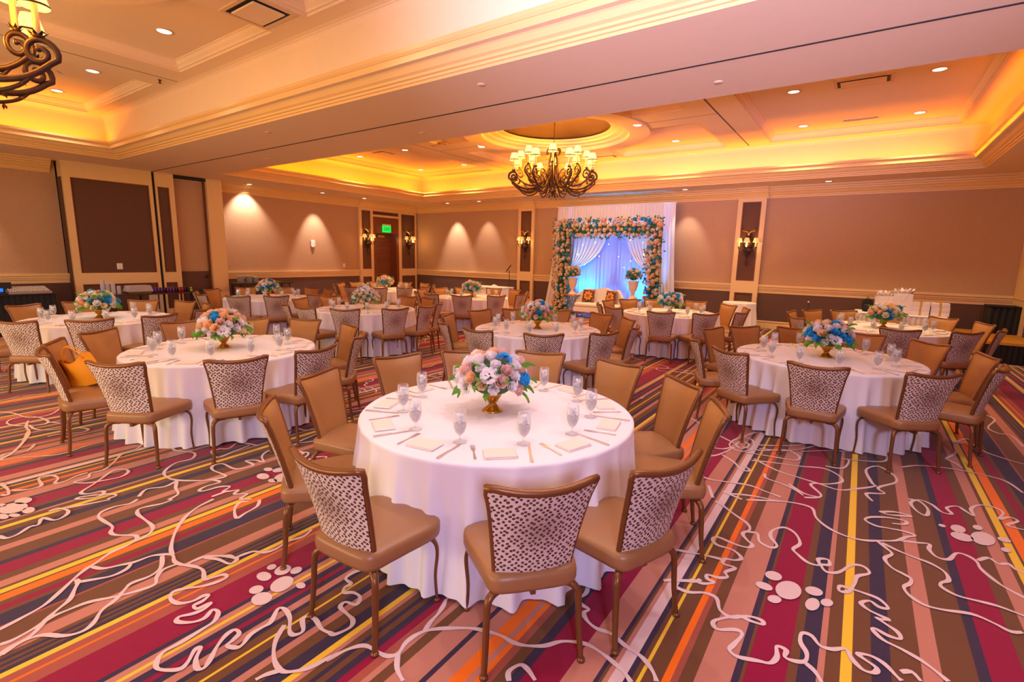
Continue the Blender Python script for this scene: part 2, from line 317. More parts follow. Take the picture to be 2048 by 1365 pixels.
CURVES = [[[-3.19,0.33],[-3.21,0.41],[-3.24,0.5],[-3.31,0.58],[-3.39,0.66],[-3.44,0.72],[-3.47,0.78],[-3.52,0.86],[-3.53,0.94],[-3.55,1.0],[-3.56,1.06],[-3.61,1.11],[-3.68,1.13],[-3.81,1.13],[-3.92,1.13],[-3.99,1.16],[-3.98,1.22],[-3.95,1.29],[-3.96,1.36]],[[-3.55,1.0],[-3.62,1.02],[-3.72,0.95],[-3.79,0.94],[-3.86,0.97],[-4.0,0.96],[-4.09,0.96],[-4.15,1.0],[-4.16,1.08],[-4.13,1.15],[-4.16,1.21]],[[-3.06,0.31],[-3.05,0.35],[-3.07,0.43],[-3.1,0.5],[-3.1,0.56],[-3.09,0.64],[-3.03,0.74],[-2.99,0.83],[-2.98,0.9],[-3.04,0.93],[-3.09,0.98],[-3.08,1.06]],[[-2.97,0.29],[-3.0,0.33],[-3.02,0.41],[-3.1,0.48],[-3.15,0.54],[-3.19,0.59],[-3.27,0.63],[-3.33,0.66],[-3.37,0.66]],[[-3.34,0.65],[-3.29,0.72],[-3.25,0.79],[-3.26,0.86],[-3.31,0.9]],[[-3.44,0.75],[-3.37,0.78],[-3.33,0.85],[-3.3,0.91],[-3.29,0.99],[-3.25,1.04],[-3.2,1.07],[-3.12,1.05],[-3.04,1.07],[-3.04,1.12],[-3.03,1.18],[-2.96,1.24],[-2.92,1.27],[-2.88,1.28],[-2.87,1.33],[-2.85,1.38],[-2.79,1.41],[-2.77,1.48],[-2.79,1.56],[-2.76,1.65],[-2.79,1.73]],[[-3.2,1.07],[-3.3,1.1],[-3.47,1.19],[-3.61,1.3],[-3.69,1.41],[-3.73,1.54]],[[-3.24,1.03],[-3.12,0.98],[-3.08,0.91],[-3.09,0.83],[-3.06,0.79],[-3.0,0.73],[-2.96,0.66],[-2.89,0.61],[-2.86,0.56],[-2.89,0.5],[-2.98,0.44],[-3.0,0.37],[-2.97,0.3]],[[-3.04,1.07],[-2.97,1.1],[-2.9,1.11],[-2.81,1.08],[-2.79,1.11],[-2.77,1.16],[-2.73,1.16],[-2.73,1.11],[-2.76,1.04],[-2.81,0.98],[-2.83,0.93],[-2.78,0.9],[-2.71,0.91],[-2.67,0.96],[-2.67,1.01],[-2.65,1.03],[-2.63,0.99],[-2.63,0.95],[-2.59,0.95],[-2.58,1.01],[-2.56,0.97],[-2.57,0.92],[-2.6,0.87],[-2.57,0.85],[-2.51,0.89],[-2.49,0.94],[-2.52,0.99],[-2.48,1.0],[-2.43,0.96],[-2.42,0.9],[-2.41,0.8],[-2.41,0.73],[-2.37,0.69],[-2.32,0.68],[-2.25,0.73],[-2.26,0.77],[-2.31,0.82],[-2.3,0.84],[-2.25,0.8],[-2.19,0.78],[-2.17,0.8],[-2.2,0.84],[-2.25,0.89],[-2.29,0.95],[-2.29,0.99],[-2.25,0.99],[-2.23,0.95],[-2.22,0.92],[-2.17,0.94],[-2.17,0.97],[-2.2,1.02],[-2.2,1.08],[-2.2,1.12],[-2.26,1.19],[-2.23,1.21],[-2.15,1.19],[-2.07,1.14],[-2.03,1.14],[-2.02,1.18],[-2.09,1.22],[-2.09,1.25],[-2.04,1.26],[-1.96,1.24],[-1.9,1.25]],[[-2.13,1.15],[-2.07,1.07],[-1.98,1.01],[-1.89,0.99],[-1.84,1.02],[-1.8,1.08],[-1.78,1.17]],[[-1.89,0.99],[-1.92,0.94],[-1.93,0.9]],[[-3.02,1.17],[-2.94,1.21],[-2.84,1.23],[-2.86,1.28],[-2.95,1.24]],[[-4.28,0.51],[-4.21,0.53],[-4.21,0.58],[-4.27,0.65],[-4.26,0.69],[-4.35,0.73],[-4.25,0.77],[-4.27,0.83],[-4.34,0.86],[-4.43,0.83],[-4.43,0.78]],[[-4.4,0.87],[-4.35,0.99],[-4.31,1.09]],[[-3.46,1.74],[-3.38,1.68],[-3.35,1.58],[-3.33,1.51],[-3.46,1.56],[-3.53,1.63],[-3.5,1.68]],[[-1.78,1.14],[-1.77,1.19],[-1.75,1.25],[-1.71,1.3],[-1.64,1.31],[-1.58,1.32],[-1.55,1.36],[-1.57,1.43],[-1.56,1.51],[-1.52,1.57],[-1.45,1.63],[-1.38,1.68],[-1.31,1.71],[-1.23,1.73],[-1.16,1.73],[-1.1,1.75],[-1.03,1.8],[-0.98,1.87],[-0.92,1.91],[-0.86,1.93],[-0.78,1.92],[-0.71,1.9],[-0.66,1.88],[-0.62,1.85]],[[-1.55,1.36],[-1.49,1.3],[-1.42,1.27]],[[-1.55,1.53],[-1.57,1.59],[-1.58,1.66],[-1.6,1.72],[-1.62,1.77],[-1.6,1.84],[-1.58,1.9]],[[-1.19,2.36],[-1.14,2.37],[-1.07,2.33],[-1.04,2.26],[-1.05,2.19],[-1.02,2.16],[-0.97,2.15],[-0.98,2.11],[-0.94,2.07],[-0.88,2.05],[-0.82,2.06],[-0.77,2.05],[-0.72,2.03],[-0.66,2.02],[-0.61,2.0],[-0.56,1.96],[-0.53,1.92]],[[-1.05,1.54],[-1.08,1.58],[-1.06,1.64],[-1.02,1.64],[-0.96,1.61]],[[-1.91,1.25],[-1.88,1.26],[-1.86,1.33],[-1.89,1.37],[-1.95,1.38],[-2.02,1.39],[-2.03,1.43],[-1.97,1.45],[-2.0,1.5],[-2.06,1.5],[-2.1,1.47],[-2.13,1.5],[-2.13,1.54],[-2.19,1.55],[-2.2,1.61],[-2.18,1.65]],[[-0.73,2.62],[-0.67,2.67],[-0.59,2.71],[-0.56,2.76]],[[-0.67,2.61],[-0.59,2.6],[-0.53,2.64]],[[-0.53,3.97],[-0.38,4.07],[-0.24,4.14],[-0.11,4.14],[-0.07,3.99],[0.01,3.88],[0.11,3.83],[0.21,3.84],[0.3,3.9],[0.39,3.97],[0.45,4.07],[0.5,4.13],[0.44,4.15],[0.34,4.13],[0.28,4.12],[0.22,4.17],[0.26,4.25],[0.37,4.32],[0.46,4.33],[0.45,4.27],[0.38,4.23]],[[0.31,4.38],[0.4,4.45],[0.5,4.45],[0.44,4.41],[0.36,4.37],[0.31,4.4]],[[0.29,3.88],[0.33,3.82],[0.36,3.76],[0.32,3.67],[0.35,3.58],[0.41,3.54],[0.44,3.51],[0.43,3.45],[0.4,3.39],[0.42,3.32],[0.48,3.27],[0.56,3.28],[0.68,3.33],[0.76,3.31],[0.82,3.28],[0.87,3.31]],[[0.31,3.88],[0.39,3.83],[0.47,3.8],[0.55,3.78],[0.61,3.72],[0.62,3.63],[0.58,3.57],[0.58,3.52],[0.64,3.48],[0.73,3.49],[0.81,3.5],[0.91,3.48]],[[0.4,3.99],[0.5,4.03],[0.57,4.06],[0.56,3.98],[0.59,3.9],[0.65,3.91],[0.7,4.03],[0.75,4.04],[0.79,3.99],[0.8,3.9],[0.85,3.79],[0.89,3.74],[0.95,3.69]],[[0.8,4.01],[0.86,4.09],[0.9,4.04],[0.95,4.08],[0.97,4.03],[1.01,4.01]],[[-0.72,3.81],[-0.65,3.76],[-0.56,3.68],[-0.46,3.6],[-0.43,3.52],[-0.46,3.44],[-0.42,3.37],[-0.38,3.33],[-0.4,3.28],[-0.48,3.27],[-0.58,3.29],[-0.61,3.25],[-0.57,3.19],[-0.47,3.19],[-0.41,3.13],[-0.44,3.08],[-0.49,3.06],[-0.49,3.0],[-0.42,3.0],[-0.46,2.92],[-0.44,2.88],[-0.48,2.84],[-0.54,2.83],[-0.53,2.79],[-0.49,2.78],[-0.54,2.73],[-0.6,2.73],[-0.61,2.71],[-0.68,2.66]],[[-0.44,3.48],[-0.38,3.5],[-0.35,3.4],[-0.28,3.37],[-0.25,3.42],[-0.3,3.51],[-0.3,3.61],[-0.24,3.7],[-0.17,3.66],[-0.13,3.54],[-0.16,3.44],[-0.13,3.39],[-0.07,3.33],[-0.01,3.34],[-0.02,3.41],[0.03,3.44],[0.04,3.38],[0.0,3.35],[0.03,3.29],[0.09,3.33],[0.15,3.46],[0.21,3.49],[0.24,3.43],[0.18,3.35],[0.17,3.26],[0.14,3.15],[0.1,3.13],[0.1,3.18],[0.14,3.19],[0.21,3.19],[0.28,3.18],[0.32,3.12],[0.28,3.1],[0.24,3.13],[0.2,3.08],[0.23,3.04],[0.29,3.02],[0.32,3.01],[0.28,2.99],[0.27,2.99],[0.31,2.96],[0.35,2.93],[0.36,2.88],[0.31,2.87],[0.26,2.89],[0.25,2.87],[0.29,2.82],[0.36,2.8],[0.43,2.77],[0.48,2.73],[0.52,2.69]],[[-0.66,2.6],[-0.58,2.61],[-0.52,2.65],[-0.45,2.65],[-0.41,2.56],[-0.35,2.54],[-0.28,2.6],[-0.22,2.61],[-0.21,2.58],[-0.27,2.57],[-0.32,2.57],[-0.41,2.47],[-0.41,2.42],[-0.38,2.41],[-0.31,2.46],[-0.28,2.44],[-0.3,2.35],[-0.31,2.3],[-0.27,2.28],[-0.19,2.31],[-0.14,2.33],[-0.12,2.39],[-0.13,2.46],[-0.09,2.46],[-0.09,2.41],[-0.05,2.41],[-0.01,2.44],[-0.01,2.5],[-0.04,2.56],[-0.04,2.63],[-0.0,2.64],[0.04,2.59],[0.09,2.6],[0.14,2.64],[0.17,2.58],[0.21,2.54],[0.25,2.55],[0.26,2.59],[0.21,2.62],[0.19,2.64],[0.24,2.66],[0.29,2.64],[0.33,2.59],[0.35,2.57]],[[-0.01,2.43],[0.03,2.4],[0.06,2.35]],[[0.35,2.63],[0.39,2.66],[0.42,2.62]],[[-0.77,2.97],[-0.67,3.0],[-0.61,3.02],[-0.51,3.04]],[[0.5,4.78],[0.57,4.78],[0.61,4.66],[0.59,4.53],[0.54,4.57],[0.51,4.71],[0.57,4.81],[0.64,4.78],[0.69,4.67],[0.75,4.68],[0.73,4.78],[0.8,4.86],[0.84,4.8],[0.88,4.74],[0.88,4.87],[0.94,4.99],[1.02,5.02],[1.07,4.95],[1.02,4.79],[1.09,4.88],[1.13,4.84],[1.05,4.71],[1.14,4.7]],[[-0.69,5.28],[-0.73,5.42],[-0.82,5.45],[-0.88,5.3],[-0.89,5.12],[-0.82,5.02],[-0.75,5.02],[-0.69,5.12],[-0.69,5.28]],[[-0.81,5.32],[-0.73,5.25],[-0.77,5.09],[-0.84,5.17],[-0.81,5.32]],[[-0.78,5.15],[-0.6,5.16],[-0.42,5.33],[-0.29,5.22],[-0.31,5.09],[-0.46,5.06],[-0.62,5.03],[-0.72,5.01]],[[-0.66,5.3],[-0.47,5.42],[-0.31,5.58],[-0.16,5.9],[-0.09,6.3],[-0.19,6.42],[-0.31,6.41]],[[-0.63,5.2],[-0.37,5.34],[-0.09,5.82],[0.04,6.06],[0.17,6.31],[0.3,6.13],[0.32,5.88],[0.17,5.71],[-0.06,5.58],[-0.29,5.37]],[[-0.63,4.9],[-0.42,4.74],[-0.23,4.69],[-0.09,4.66],[0.05,4.63],[0.18,4.76],[0.29,4.9],[0.27,4.96],[0.23,5.25],[0.32,5.42],[0.42,5.29],[0.44,5.11],[0.31,4.88],[0.35,4.78],[0.23,4.69],[0.27,4.56]],[[-0.64,4.84],[-0.47,4.91],[-0.26,4.97],[-0.08,5.05],[0.04,4.95],[0.06,4.82],[-0.03,4.7],[-0.15,4.61],[-0.07,4.45],[-0.08,4.37],[-0.17,4.3]],[[-0.3,4.5],[-0.18,4.38],[-0.07,4.38]],[[-0.89,4.81],[-0.76,4.69],[-0.67,4.55],[-0.61,4.59],[-0.69,4.68]],[[-0.68,3.99],[-0.52,4.07],[-0.31,4.11]],[[-0.71,4.01],[-0.56,3.96]],[[-0.83,4.05],[-0.75,3.85]],[[-0.94,4.19],[-0.83,4.18],[-0.73,4.21],[-0.56,4.26],[-0.43,4.22],[-0.32,4.19]],[[-0.49,4.59],[-0.47,4.5],[-0.35,4.46],[-0.25,4.41],[-0.18,4.33]],[[-0.07,5.12],[0.06,5.16],[0.1,5.41],[0.04,5.42],[0.18,5.47],[0.37,5.59],[0.39,5.81],[0.3,6.0]],[[0.5,5.53],[0.62,5.67],[0.79,5.75],[0.95,5.78],[1.11,5.77],[1.22,5.71],[1.28,5.5]],[[0.99,6.67],[1.12,6.92],[1.15,6.66],[1.24,6.48],[1.44,6.34]],[[0.86,6.06],[0.96,6.32],[0.98,6.59],[1.08,6.77]],[[0.85,6.05],[0.92,5.94],[0.95,5.85]],[[1.44,8.27],[1.51,8.04],[1.38,7.58],[1.44,7.39],[1.54,7.39],[1.56,6.99]],[[-1.03,4.65],[-0.92,4.79],[-0.84,5.1],[-0.92,4.97],[-1.03,4.95]],[[-0.86,5.21],[-1.09,5.39],[-1.46,5.75],[-1.41,5.36],[-1.43,5.12]],[[-0.83,5.45],[-0.7,5.78],[-0.51,5.77],[-0.67,6.39],[-0.92,6.37]],[[-5.91,0.78],[-5.97,0.85],[-6.13,0.94],[-6.37,1.04],[-6.55,1.1],[-6.79,1.12],[-7.01,1.18]],[[-6.61,1.1],[-6.24,0.99],[-5.99,0.88],[-5.86,0.78],[-5.8,0.9],[-5.64,1.11],[-5.7,1.33],[-5.73,1.54],[-5.79,1.7],[-5.6,1.75],[-5.38,1.67],[-5.23,1.52],[-5.22,1.44],[-5.06,1.33],[-4.95,1.23],[-4.96,1.15],[-4.87,1.11],[-4.86,1.02],[-4.76,1.08],[-4.72,1.16],[-4.69,1.27],[-4.75,1.34],[-4.83,1.34],[-4.87,1.27],[-4.71,1.11],[-4.61,1.0],[-4.54,1.02],[-4.51,1.1],[-4.45,1.08],[-4.52,0.98],[-4.5,0.95],[-4.43,1.03],[-4.43,1.1],[-4.35,1.14],[-4.33,1.08]],[[-4.41,0.88],[-4.43,0.8]],[[-6.83,1.3],[-7.03,1.28],[-7.2,1.21],[-7.2,1.09],[-7.08,1.03],[-6.91,1.06],[-6.81,1.14],[-6.74,1.25],[-6.83,1.3]],[[-6.83,1.15],[-6.6,1.16],[-6.46,1.27],[-6.46,1.39],[-6.64,1.36],[-6.8,1.29]],[[-6.27,1.17],[-6.26,1.27],[-6.16,1.4],[-6.22,1.47],[-6.34,1.43]],[[-6.11,1.05],[-5.95,0.96],[-6.02,0.86],[-5.95,0.79]],[[-7.62,1.07],[-7.43,1.15],[-7.12,1.21],[-7.09,1.37],[-7.32,1.52]],[[-5.55,1.84],[-5.46,1.96],[-5.15,2.0],[-4.89,2.05]],[[-5.01,0.64],[-4.97,0.67],[-5.09,0.69],[-5.27,0.68]],[[-5.06,0.7],[-4.99,0.76],[-4.97,0.81],[-4.99,0.86],[-5.17,0.88],[-5.16,0.95],[-5.05,0.97],[-4.96,0.93],[-4.93,0.97],[-4.98,1.06],[-4.99,1.14]],[[-4.7,2.02],[-4.63,2.08],[-4.71,2.2],[-4.59,2.25],[-4.49,2.28]],[[-5.13,1.82],[-4.97,1.76],[-4.77,1.84],[-4.64,1.77],[-4.65,1.65],[-4.55,1.53],[-4.43,1.49],[-4.29,1.51],[-4.14,1.61],[-4.07,1.68],[-3.98,1.7],[-3.99,1.6],[-3.96,1.54],[-3.92,1.56],[-3.9,1.66],[-3.84,1.71],[-3.8,1.64],[-3.76,1.68],[-3.73,1.72],[-3.69,1.67],[-3.62,1.73],[-3.58,1.66],[-3.51,1.71]],[[-4.27,1.51],[-4.14,1.45],[-4.02,1.42],[-3.98,1.34]],[[-4.27,1.51],[-4.23,1.41],[-4.29,1.31],[-4.2,1.23]],[[-3.78,1.67],[-3.78,1.55]],[[-4.67,2.02],[-4.68,1.95],[-4.49,1.92],[-4.52,2.07],[-4.55,2.23]],[[-4.09,1.66],[-4.05,1.78],[-4.25,1.77],[-4.34,1.81],[-4.32,1.88],[-4.14,1.89],[-4.08,1.97],[-4.1,2.03],[-4.23,2.03],[-4.17,2.09],[-4.08,2.11],[-4.22,2.17],[-4.29,2.29],[-4.23,2.48],[-4.25,2.56]],[[-5.39,1.78],[-5.16,1.84],[-4.92,1.94],[-4.76,2.02]]]
OVALS = [[-2.617,1.358,0.028,0.025,2.923],[-2.54,1.381,0.048,0.044,2.284],[-2.476,1.425,0.034,0.031,2.079],[-2.57,1.287,0.051,0.033,3.133],[-2.428,1.311,0.068,0.057,2.162],[-2.335,1.365,0.032,0.022,3.1],[-2.494,1.203,0.038,0.034,-2.979],[-2.402,1.183,0.056,0.048,-3.105],[-0.222,3.051,0.05,0.042,1.13],[-0.252,2.914,0.044,0.036,-3.133],[-0.188,2.826,0.041,0.03,1.075],[-0.135,2.959,0.097,0.06,1.363],[-0.017,3.035,0.048,0.039,0.91],[-0.015,2.905,0.064,0.031,1.388],[0.048,2.968,0.041,0.026,1.177],[0.667,4.411,0.026,0.02,1.245],[0.754,4.427,0.066,0.04,1.308],[0.871,4.535,0.044,0.026,1.291],[0.76,4.306,0.07,0.057,1.066],[0.873,4.364,0.113,0.06,1.293],[0.989,4.433,0.039,0.032,1.001],[0.97,4.272,0.036,0.023,1.193],[-3.905,2.052,0.045,0.03,-3.118],[-3.825,2.096,0.046,0.045,1.811],[-3.81,1.956,0.067,0.042,3.024],[-3.668,2.043,0.087,0.065,2.419],[-3.677,1.961,0.042,0.028,-3.055],[-4.763,0.714,0.064,0.044,-3.011],[-4.68,0.646,0.102,0.07,-2.968],[-4.557,0.701,0.058,0.032,3.134],[-4.79,0.613,0.036,0.015,-2.971],[-4.54,0.628,0.047,0.02,-2.798],[-4.58,0.578,0.058,0.024,-3.007]]
CC = {'rust': (168, 84, 66), 'orange': (250, 118, 8), 'crim': (146, 0, 54), 'navy': (58, 42, 66), 'pink': (196, 128, 106), 'yel': (246, 200, 50), 'brown': (112, 70, 38), 'white': (228, 196, 190)}
# ---------------------------------------------------------------- floor: striped carpet
XL, XR, YB, YF = -15.67, 2.83, 15.22, -4.0      # left wall, right wall, back wall, rear wall
ZS, ZC = 3.78, 4.70                               # soffit and coffer ceiling heights
def carpet_material():
    m = bpy.data.materials.new('striped_carpet'); m.use_nodes = True; nt = m.node_tree; N = nt.nodes.new; L = nt.links.new
    b = nt.nodes['Principled BSDF']; b.inputs['Roughness'].default_value = 0.95; b.inputs['Specular IOR Level'].default_value = 0.15; b.inputs['Sheen Weight'].default_value = 0.15
    at = N('ShaderNodeAttribute'); at.attribute_name = 'yarn'
    tc = N('ShaderNodeTexCoord'); n = N('ShaderNodeTexNoise'); n.inputs['Scale'].default_value = 260; n.inputs['Detail'].default_value = 2; L(tc.outputs['Object'], n.inputs['Vector'])
    mr = N('ShaderNodeMapRange'); mr.inputs['To Min'].default_value = 0.78; mr.inputs['To Max'].default_value = 1.2; L(n.outputs['Fac'], mr.inputs['Value'])
    mx = N('ShaderNodeVectorMath'); mx.operation = 'SCALE'; L(at.outputs['Color'], mx.inputs[0]); L(mr.outputs[0], mx.inputs['Scale'])
    L(mx.outputs[0], b.inputs['Base Color'])
    bp = N('ShaderNodeBump'); bp.inputs['Strength'].default_value = 0.5; bp.inputs['Distance'].default_value = 0.004; L(n.outputs['Fac'], bp.inputs['Height']); L(bp.outputs['Normal'], b.inputs['Normal'])
    return m
P0 = 4.56
cuts = []
for k in range(-4, 3):
    for i, (x, c) in enumerate(STRIPES): cuts.append((x + k * P0, c))
cuts = [c for c in cuts if c[0] < XR + 0.3]
fb = MB(); fcol = []
for i, (x, c) in enumerate(cuts):
    x0 = max(x, XL - 0.3); x1 = cuts[i + 1][0] if i + 1 < len(cuts) else XR + 0.3
    x1 = min(x1, XR + 0.3)
    if x1 <= x0: continue
    fb.quad((x0, YF - 0.2, 0), (x1, YF - 0.2, 0), (x1, YB + 0.2, 0), (x0, YB + 0.2, 0)); fcol.append(CC[c])
floor = fb.obj('floor', carpet_material()); floor['kind'] = 'structure'
ca = floor.data.color_attributes.new('yarn', 'FLOAT_COLOR', 'CORNER'); buf = []
for c in fcol: buf += list((*lin(c), 1)) * 4
ca.data.foreach_set('color', buf)
# white drawn-line motif tufted proud of the stripes
def in_front(x, y):
    p = project(x, y, 0)
    if p is None: return True
    X, Y, d = p
    if Y > 998: return True
    if X > 1240 and Y > 800: return True
    if X < 560 and Y > 850: return True
    return False
rb = MB(); ZR = [0]
def ribbon(P, wd):
    ZR[0] += 1; zz = 0.0025 + 0.00025 * (ZR[0] % 14)
    P = catmull(P, 4); n = len(P); vs = []
    for i in range(n):
        a = P[max(i - 1, 0)]; b = P[min(i + 1, n - 1)]; tx, ty = b[0] - a[0], b[1] - a[1]; l = math.hypot(tx, ty) or 1e-6
        ww = wd * (0.5 + 0.12 * math.sin(i * 0.7)); nx, ny = -ty / l * ww, tx / l * ww
        vs.append((P[i][0] + nx, P[i][1] + ny, zz + 1e-5 * i)); vs.append((P[i][0] - nx, P[i][1] - ny, zz + 1e-5 * i))
    rb.add(vs, [(2 * i, 2 * i + 1, 2 * i + 3, 2 * i + 2) for i in range(n - 1)])
def oval(o, dx=0, dy=0):
    x, y, a, b, r = o; pts = []
    for k in range(18):
        t = 2 * PI * k / 18; u = a * math.cos(t); v = b * math.sin(t)
        pts.append((x + dx + u * math.cos(r) - v * math.sin(r), y + dy + u * math.sin(r) + v * math.cos(r), 0.0065))
    rb.add(pts, [tuple(range(18))])
for c in CURVES: ribbon(c, 0.021)
for o in OVALS: oval(o)
for i in range(-3, 2):
    for j in range(-3, 5):
        dx, dy = 4.56 * i, 2.35 * i + 4.6 * j
        if i == 0 and j == 0: continue
        for c in CURVES:
            cur = []
            for (x, y) in c:
                X, Y = x + dx, y + dy
                ok = XL < X < XR and 0.0 < Y < YB and not in_front(X, Y)
                if ok: cur.append((X, Y))
                if (not ok) and len(cur) > 1: ribbon(cur, 0.021)
                if not ok: cur = []
            if len(cur) > 1: ribbon(cur, 0.021)
        for o in OVALS[8:22]:
            if XL < o[0] + dx < XR and 0 < o[1] + dy < YB and not in_front(o[0] + dx, o[1] + dy): oval(o, dx, dy)
m_line = mat('white_yarn', (232, 204, 200), 0.95, spec=0.15, bump=0.4, bscale=300, var=0.12, vscale=200)
o = rb.obj('carpet_motif', m_line, floor); o['kind'] = 'stuff'

# ---------------------------------------------------------------- walls
def wall_quad(name, b, m): return struct(b, name, m)
RT, RB_, BZ = 1.19, 0.96, 0.20                    # chair rail top and bottom, base height
b = MB(); b.box(XL, XR, YB, YB + 0.15, RB_, ZS); wall_back = struct(b, 'wall_back', m_paper)
b = MB(); b.box(XL, XR, YB - 0.005, YB + 0.15, 0, RB_); b.obj('wainscot', m_wains, wall_back)
b = MB(); b.box(XL - 0.15, XL, YF, 3.73, RB_, ZS); b.box(XL - 0.15, XL, 7.25, 12.22, RB_, ZS); b.box(XL - 0.15, XL, 3.7, 7.3, 0, ZS); b.box(XL - 0.15, XL, 12.2, YB + .15, 3.46, ZS); wall_left = struct(b, 'wall_left', m_paper)
b = MB(); b.box(XL - 0.15, XL + 0.005, YF, 3.73, 0, RB_); b.box(XL - 0.15, XL + 0.005, 7.25, 12.22, 0, RB_); b.obj('wainscot', m_wains, wall_left)
b = MB(); b.box(XR, XR + 0.15, YF, YB, RB_, ZS); wall_right = struct(b, 'wall_right', m_paper)
b = MB(); b.box(XR - 0.005, XR + 0.15, YF, YB, 0, RB_); b.obj('wainscot', m_wains, wall_right)
b = MB(); b.box(XL, XR, YF - 0.15, YF, 0, ZC + 0.5); struct(b, 'wall_rear', m_paper)

# mouldings run along a wall: profile points are (projection, z)
def run(b, p0, p1, nrm, prof, m0=0.0, m1=0.0):
    (xa, ya), (xb, yb) = p0, p1; n = len(prof); vs = []
    L_ = math.hypot(xb - xa, yb - ya); tx, ty = (xb - xa) / L_, (yb - ya) / L_
    for (x, y, mt) in ((xa, ya, m0), (xb, yb, -m1)):
        for (d, z) in prof: vs.append((x + nrm[0] * d + tx * d * mt, y + nrm[1] * d + ty * d * mt, z))
    b.add(vs, [(i, i + 1, n + i + 1, n + i) for i in range(n - 1)] + [tuple(range(n)), tuple(range(2 * n - 1, n - 1, -1))])
CORN = [(0, 3.50), (0.02, 3.50), (0.025, 3.535), (0.05, 3.54), (0.055, 3.565), (0.085, 3.59), (0.13, 3.645), (0.16, 3.655), (0.165, 3.685), (0.20, 3.70), (0.205, 3.73), (0.25, 3.745), (0.25, 3.782), (0, 3.782)]
RAIL = [(0, 0.965), (0.012, 0.965), (0.012, 1.03), (0.03, 1.045), (0.03, 1.07), (0.045, 1.085), (0.045, 1.12), (0.065, 1.14), (0.065, 1.19), (0.0, 1.19)]
BASE = [(0, 0), (0.035, 0), (0.035, 0.12), (0.025, 0.13), (0.025, 0.16), (0.04, 0.17), (0.04, 0.195), (0.0, 0.205)]
def pil_runs(x0, x1, gaps):
    out = []; cur = x0
    for a, c in gaps: out.append((cur, a)); cur = c
    out.append((cur, x1)); return out
PILS = [(-10.38, -9.69), (-3.02, -2.31)]
b = MB(); run(b, (XL, YB), (XR, YB), (0, -1), CORN, 1, 1)
for (a, c) in PILS:
    run(b, (a - 0.04, YB - 0.06), (c + 0.04, YB - 0.06), (0, -1), CORN)
struct(b, 'trim_1', m_corn)
b = MB(); run(b, (XL, YF), (XL, 3.6), (1, 0), CORN); run(b, (XL, 7.25), (XL, YB), (1, 0), CORN, 0, 1); run(b, (XL + .05, 12.2), (XL + .05, YB), (1, 0), CORN, 0, 1); struct(b, 'trim_2', m_corn)
b = MB(); run(b, (XR, YF), (XR, YB), (-1, 0), CORN, 0, 1); struct(b, 'trim_3', m_corn)
for (nm, prof) in (('trim_4', RAIL), ('baseboard_back', BASE)):
    b = MB()
    for (a, c) in pil_runs(XL, XR, PILS): run(b, (a, YB), (c, YB), (0, -1), prof)
    struct(b, nm, m_trim)
b = MB(); run(b, (XL, YF), (XL, 3.73), (1, 0), RAIL); run(b, (XL, 7.25), (XL, 12.22), (1, 0), RAIL); struct(b, 'trim_5', m_trim)
b = MB(); run(b, (XL, YF), (XL, 3.73), (1, 0), BASE); run(b, (XL, 7.25), (XL, 12.22), (1, 0), BASE); struct(b, 'baseboard_left', m_trim)
b = MB(); run(b, (XR, YF), (XR, YB), (-1, 0), RAIL); struct(b, 'trim_6', m_trim)
b = MB(); run(b, (XR, YF), (XR, YB), (-1, 0), BASE); struct(b, 'baseboard_right', m_trim)

# framed panels: a cream face with dark inset panels.  F maps (u, z, d) -> world (d = proud of the face)
def framed(name, F, u0, u1, z0, z1, insets, thick, mfill=None):
    """build the cream stiles and rails around the insets, each inset recessed with a mahogany bead"""
    root = MB(); us = sorted(set([u0, u1] + [i[0] for i in insets] + [i[1] for i in insets])); zs = sorted(set([z0, z1] + [i[2] for i in insets] + [i[3] for i in insets]))
    def bx(B, a, c, e, f, d0, d1):
        vs = [F(u, z, d) for (u, z, d) in ((a, e, d0), (c, e, d0), (c, f, d0), (a, f, d0), (a, e, d1), (c, e, d1), (c, f, d1), (a, f, d1))]
        B.add(vs, [(3, 2, 1, 0), (4, 5, 6, 7), (0, 1, 5, 4), (1, 2, 6, 5), (2, 3, 7, 6), (3, 0, 4, 7)])
    for i in range(len(us) - 1):
        for j in range(len(zs) - 1):
            cu, cz = (us[i] + us[i + 1]) / 2, (zs[j] + zs[j + 1]) / 2
            if any(a < cu < c and e < cz < f for a, c, e, f, *_ in insets): continue
            bx(root, us[i], us[i + 1], zs[j], zs[j + 1], 0, thick)
    ro = struct(root, name, m_trim)
    for (a, c, e, f, *mm) in insets:
        if mm and mm[0] is None: continue
        pb = MB(); bx(pb, a, c, e, f, 0.0, thick - 0.03); po = pb.obj('panel', mm[0] if mm else m_panel, ro)
        bd = MB(); w_ = 0.022
        for (p, q, r, s) in ((a, a + w_, e, f), (c - w_, c, e, f), (a + w_, c - w_, e, e + w_), (a + w_, c - w_, f - w_, f)): bx(bd, p, q, r, s, thick - 0.03, thick - 0.008)
        bd.obj('panel_bead', m_pframe, po)
    return ro
for i, (a, c) in enumerate(PILS):
    framed('trim_%d' % (7 + i), lambda u, z, d: (u, YB - d, z), a, c, 0.0, 3.51, [(a + 0.12, c - 0.12, 1.28, 3.42), (a + 0.12, c - 0.12, 0.30, 0.95)], 0.09)
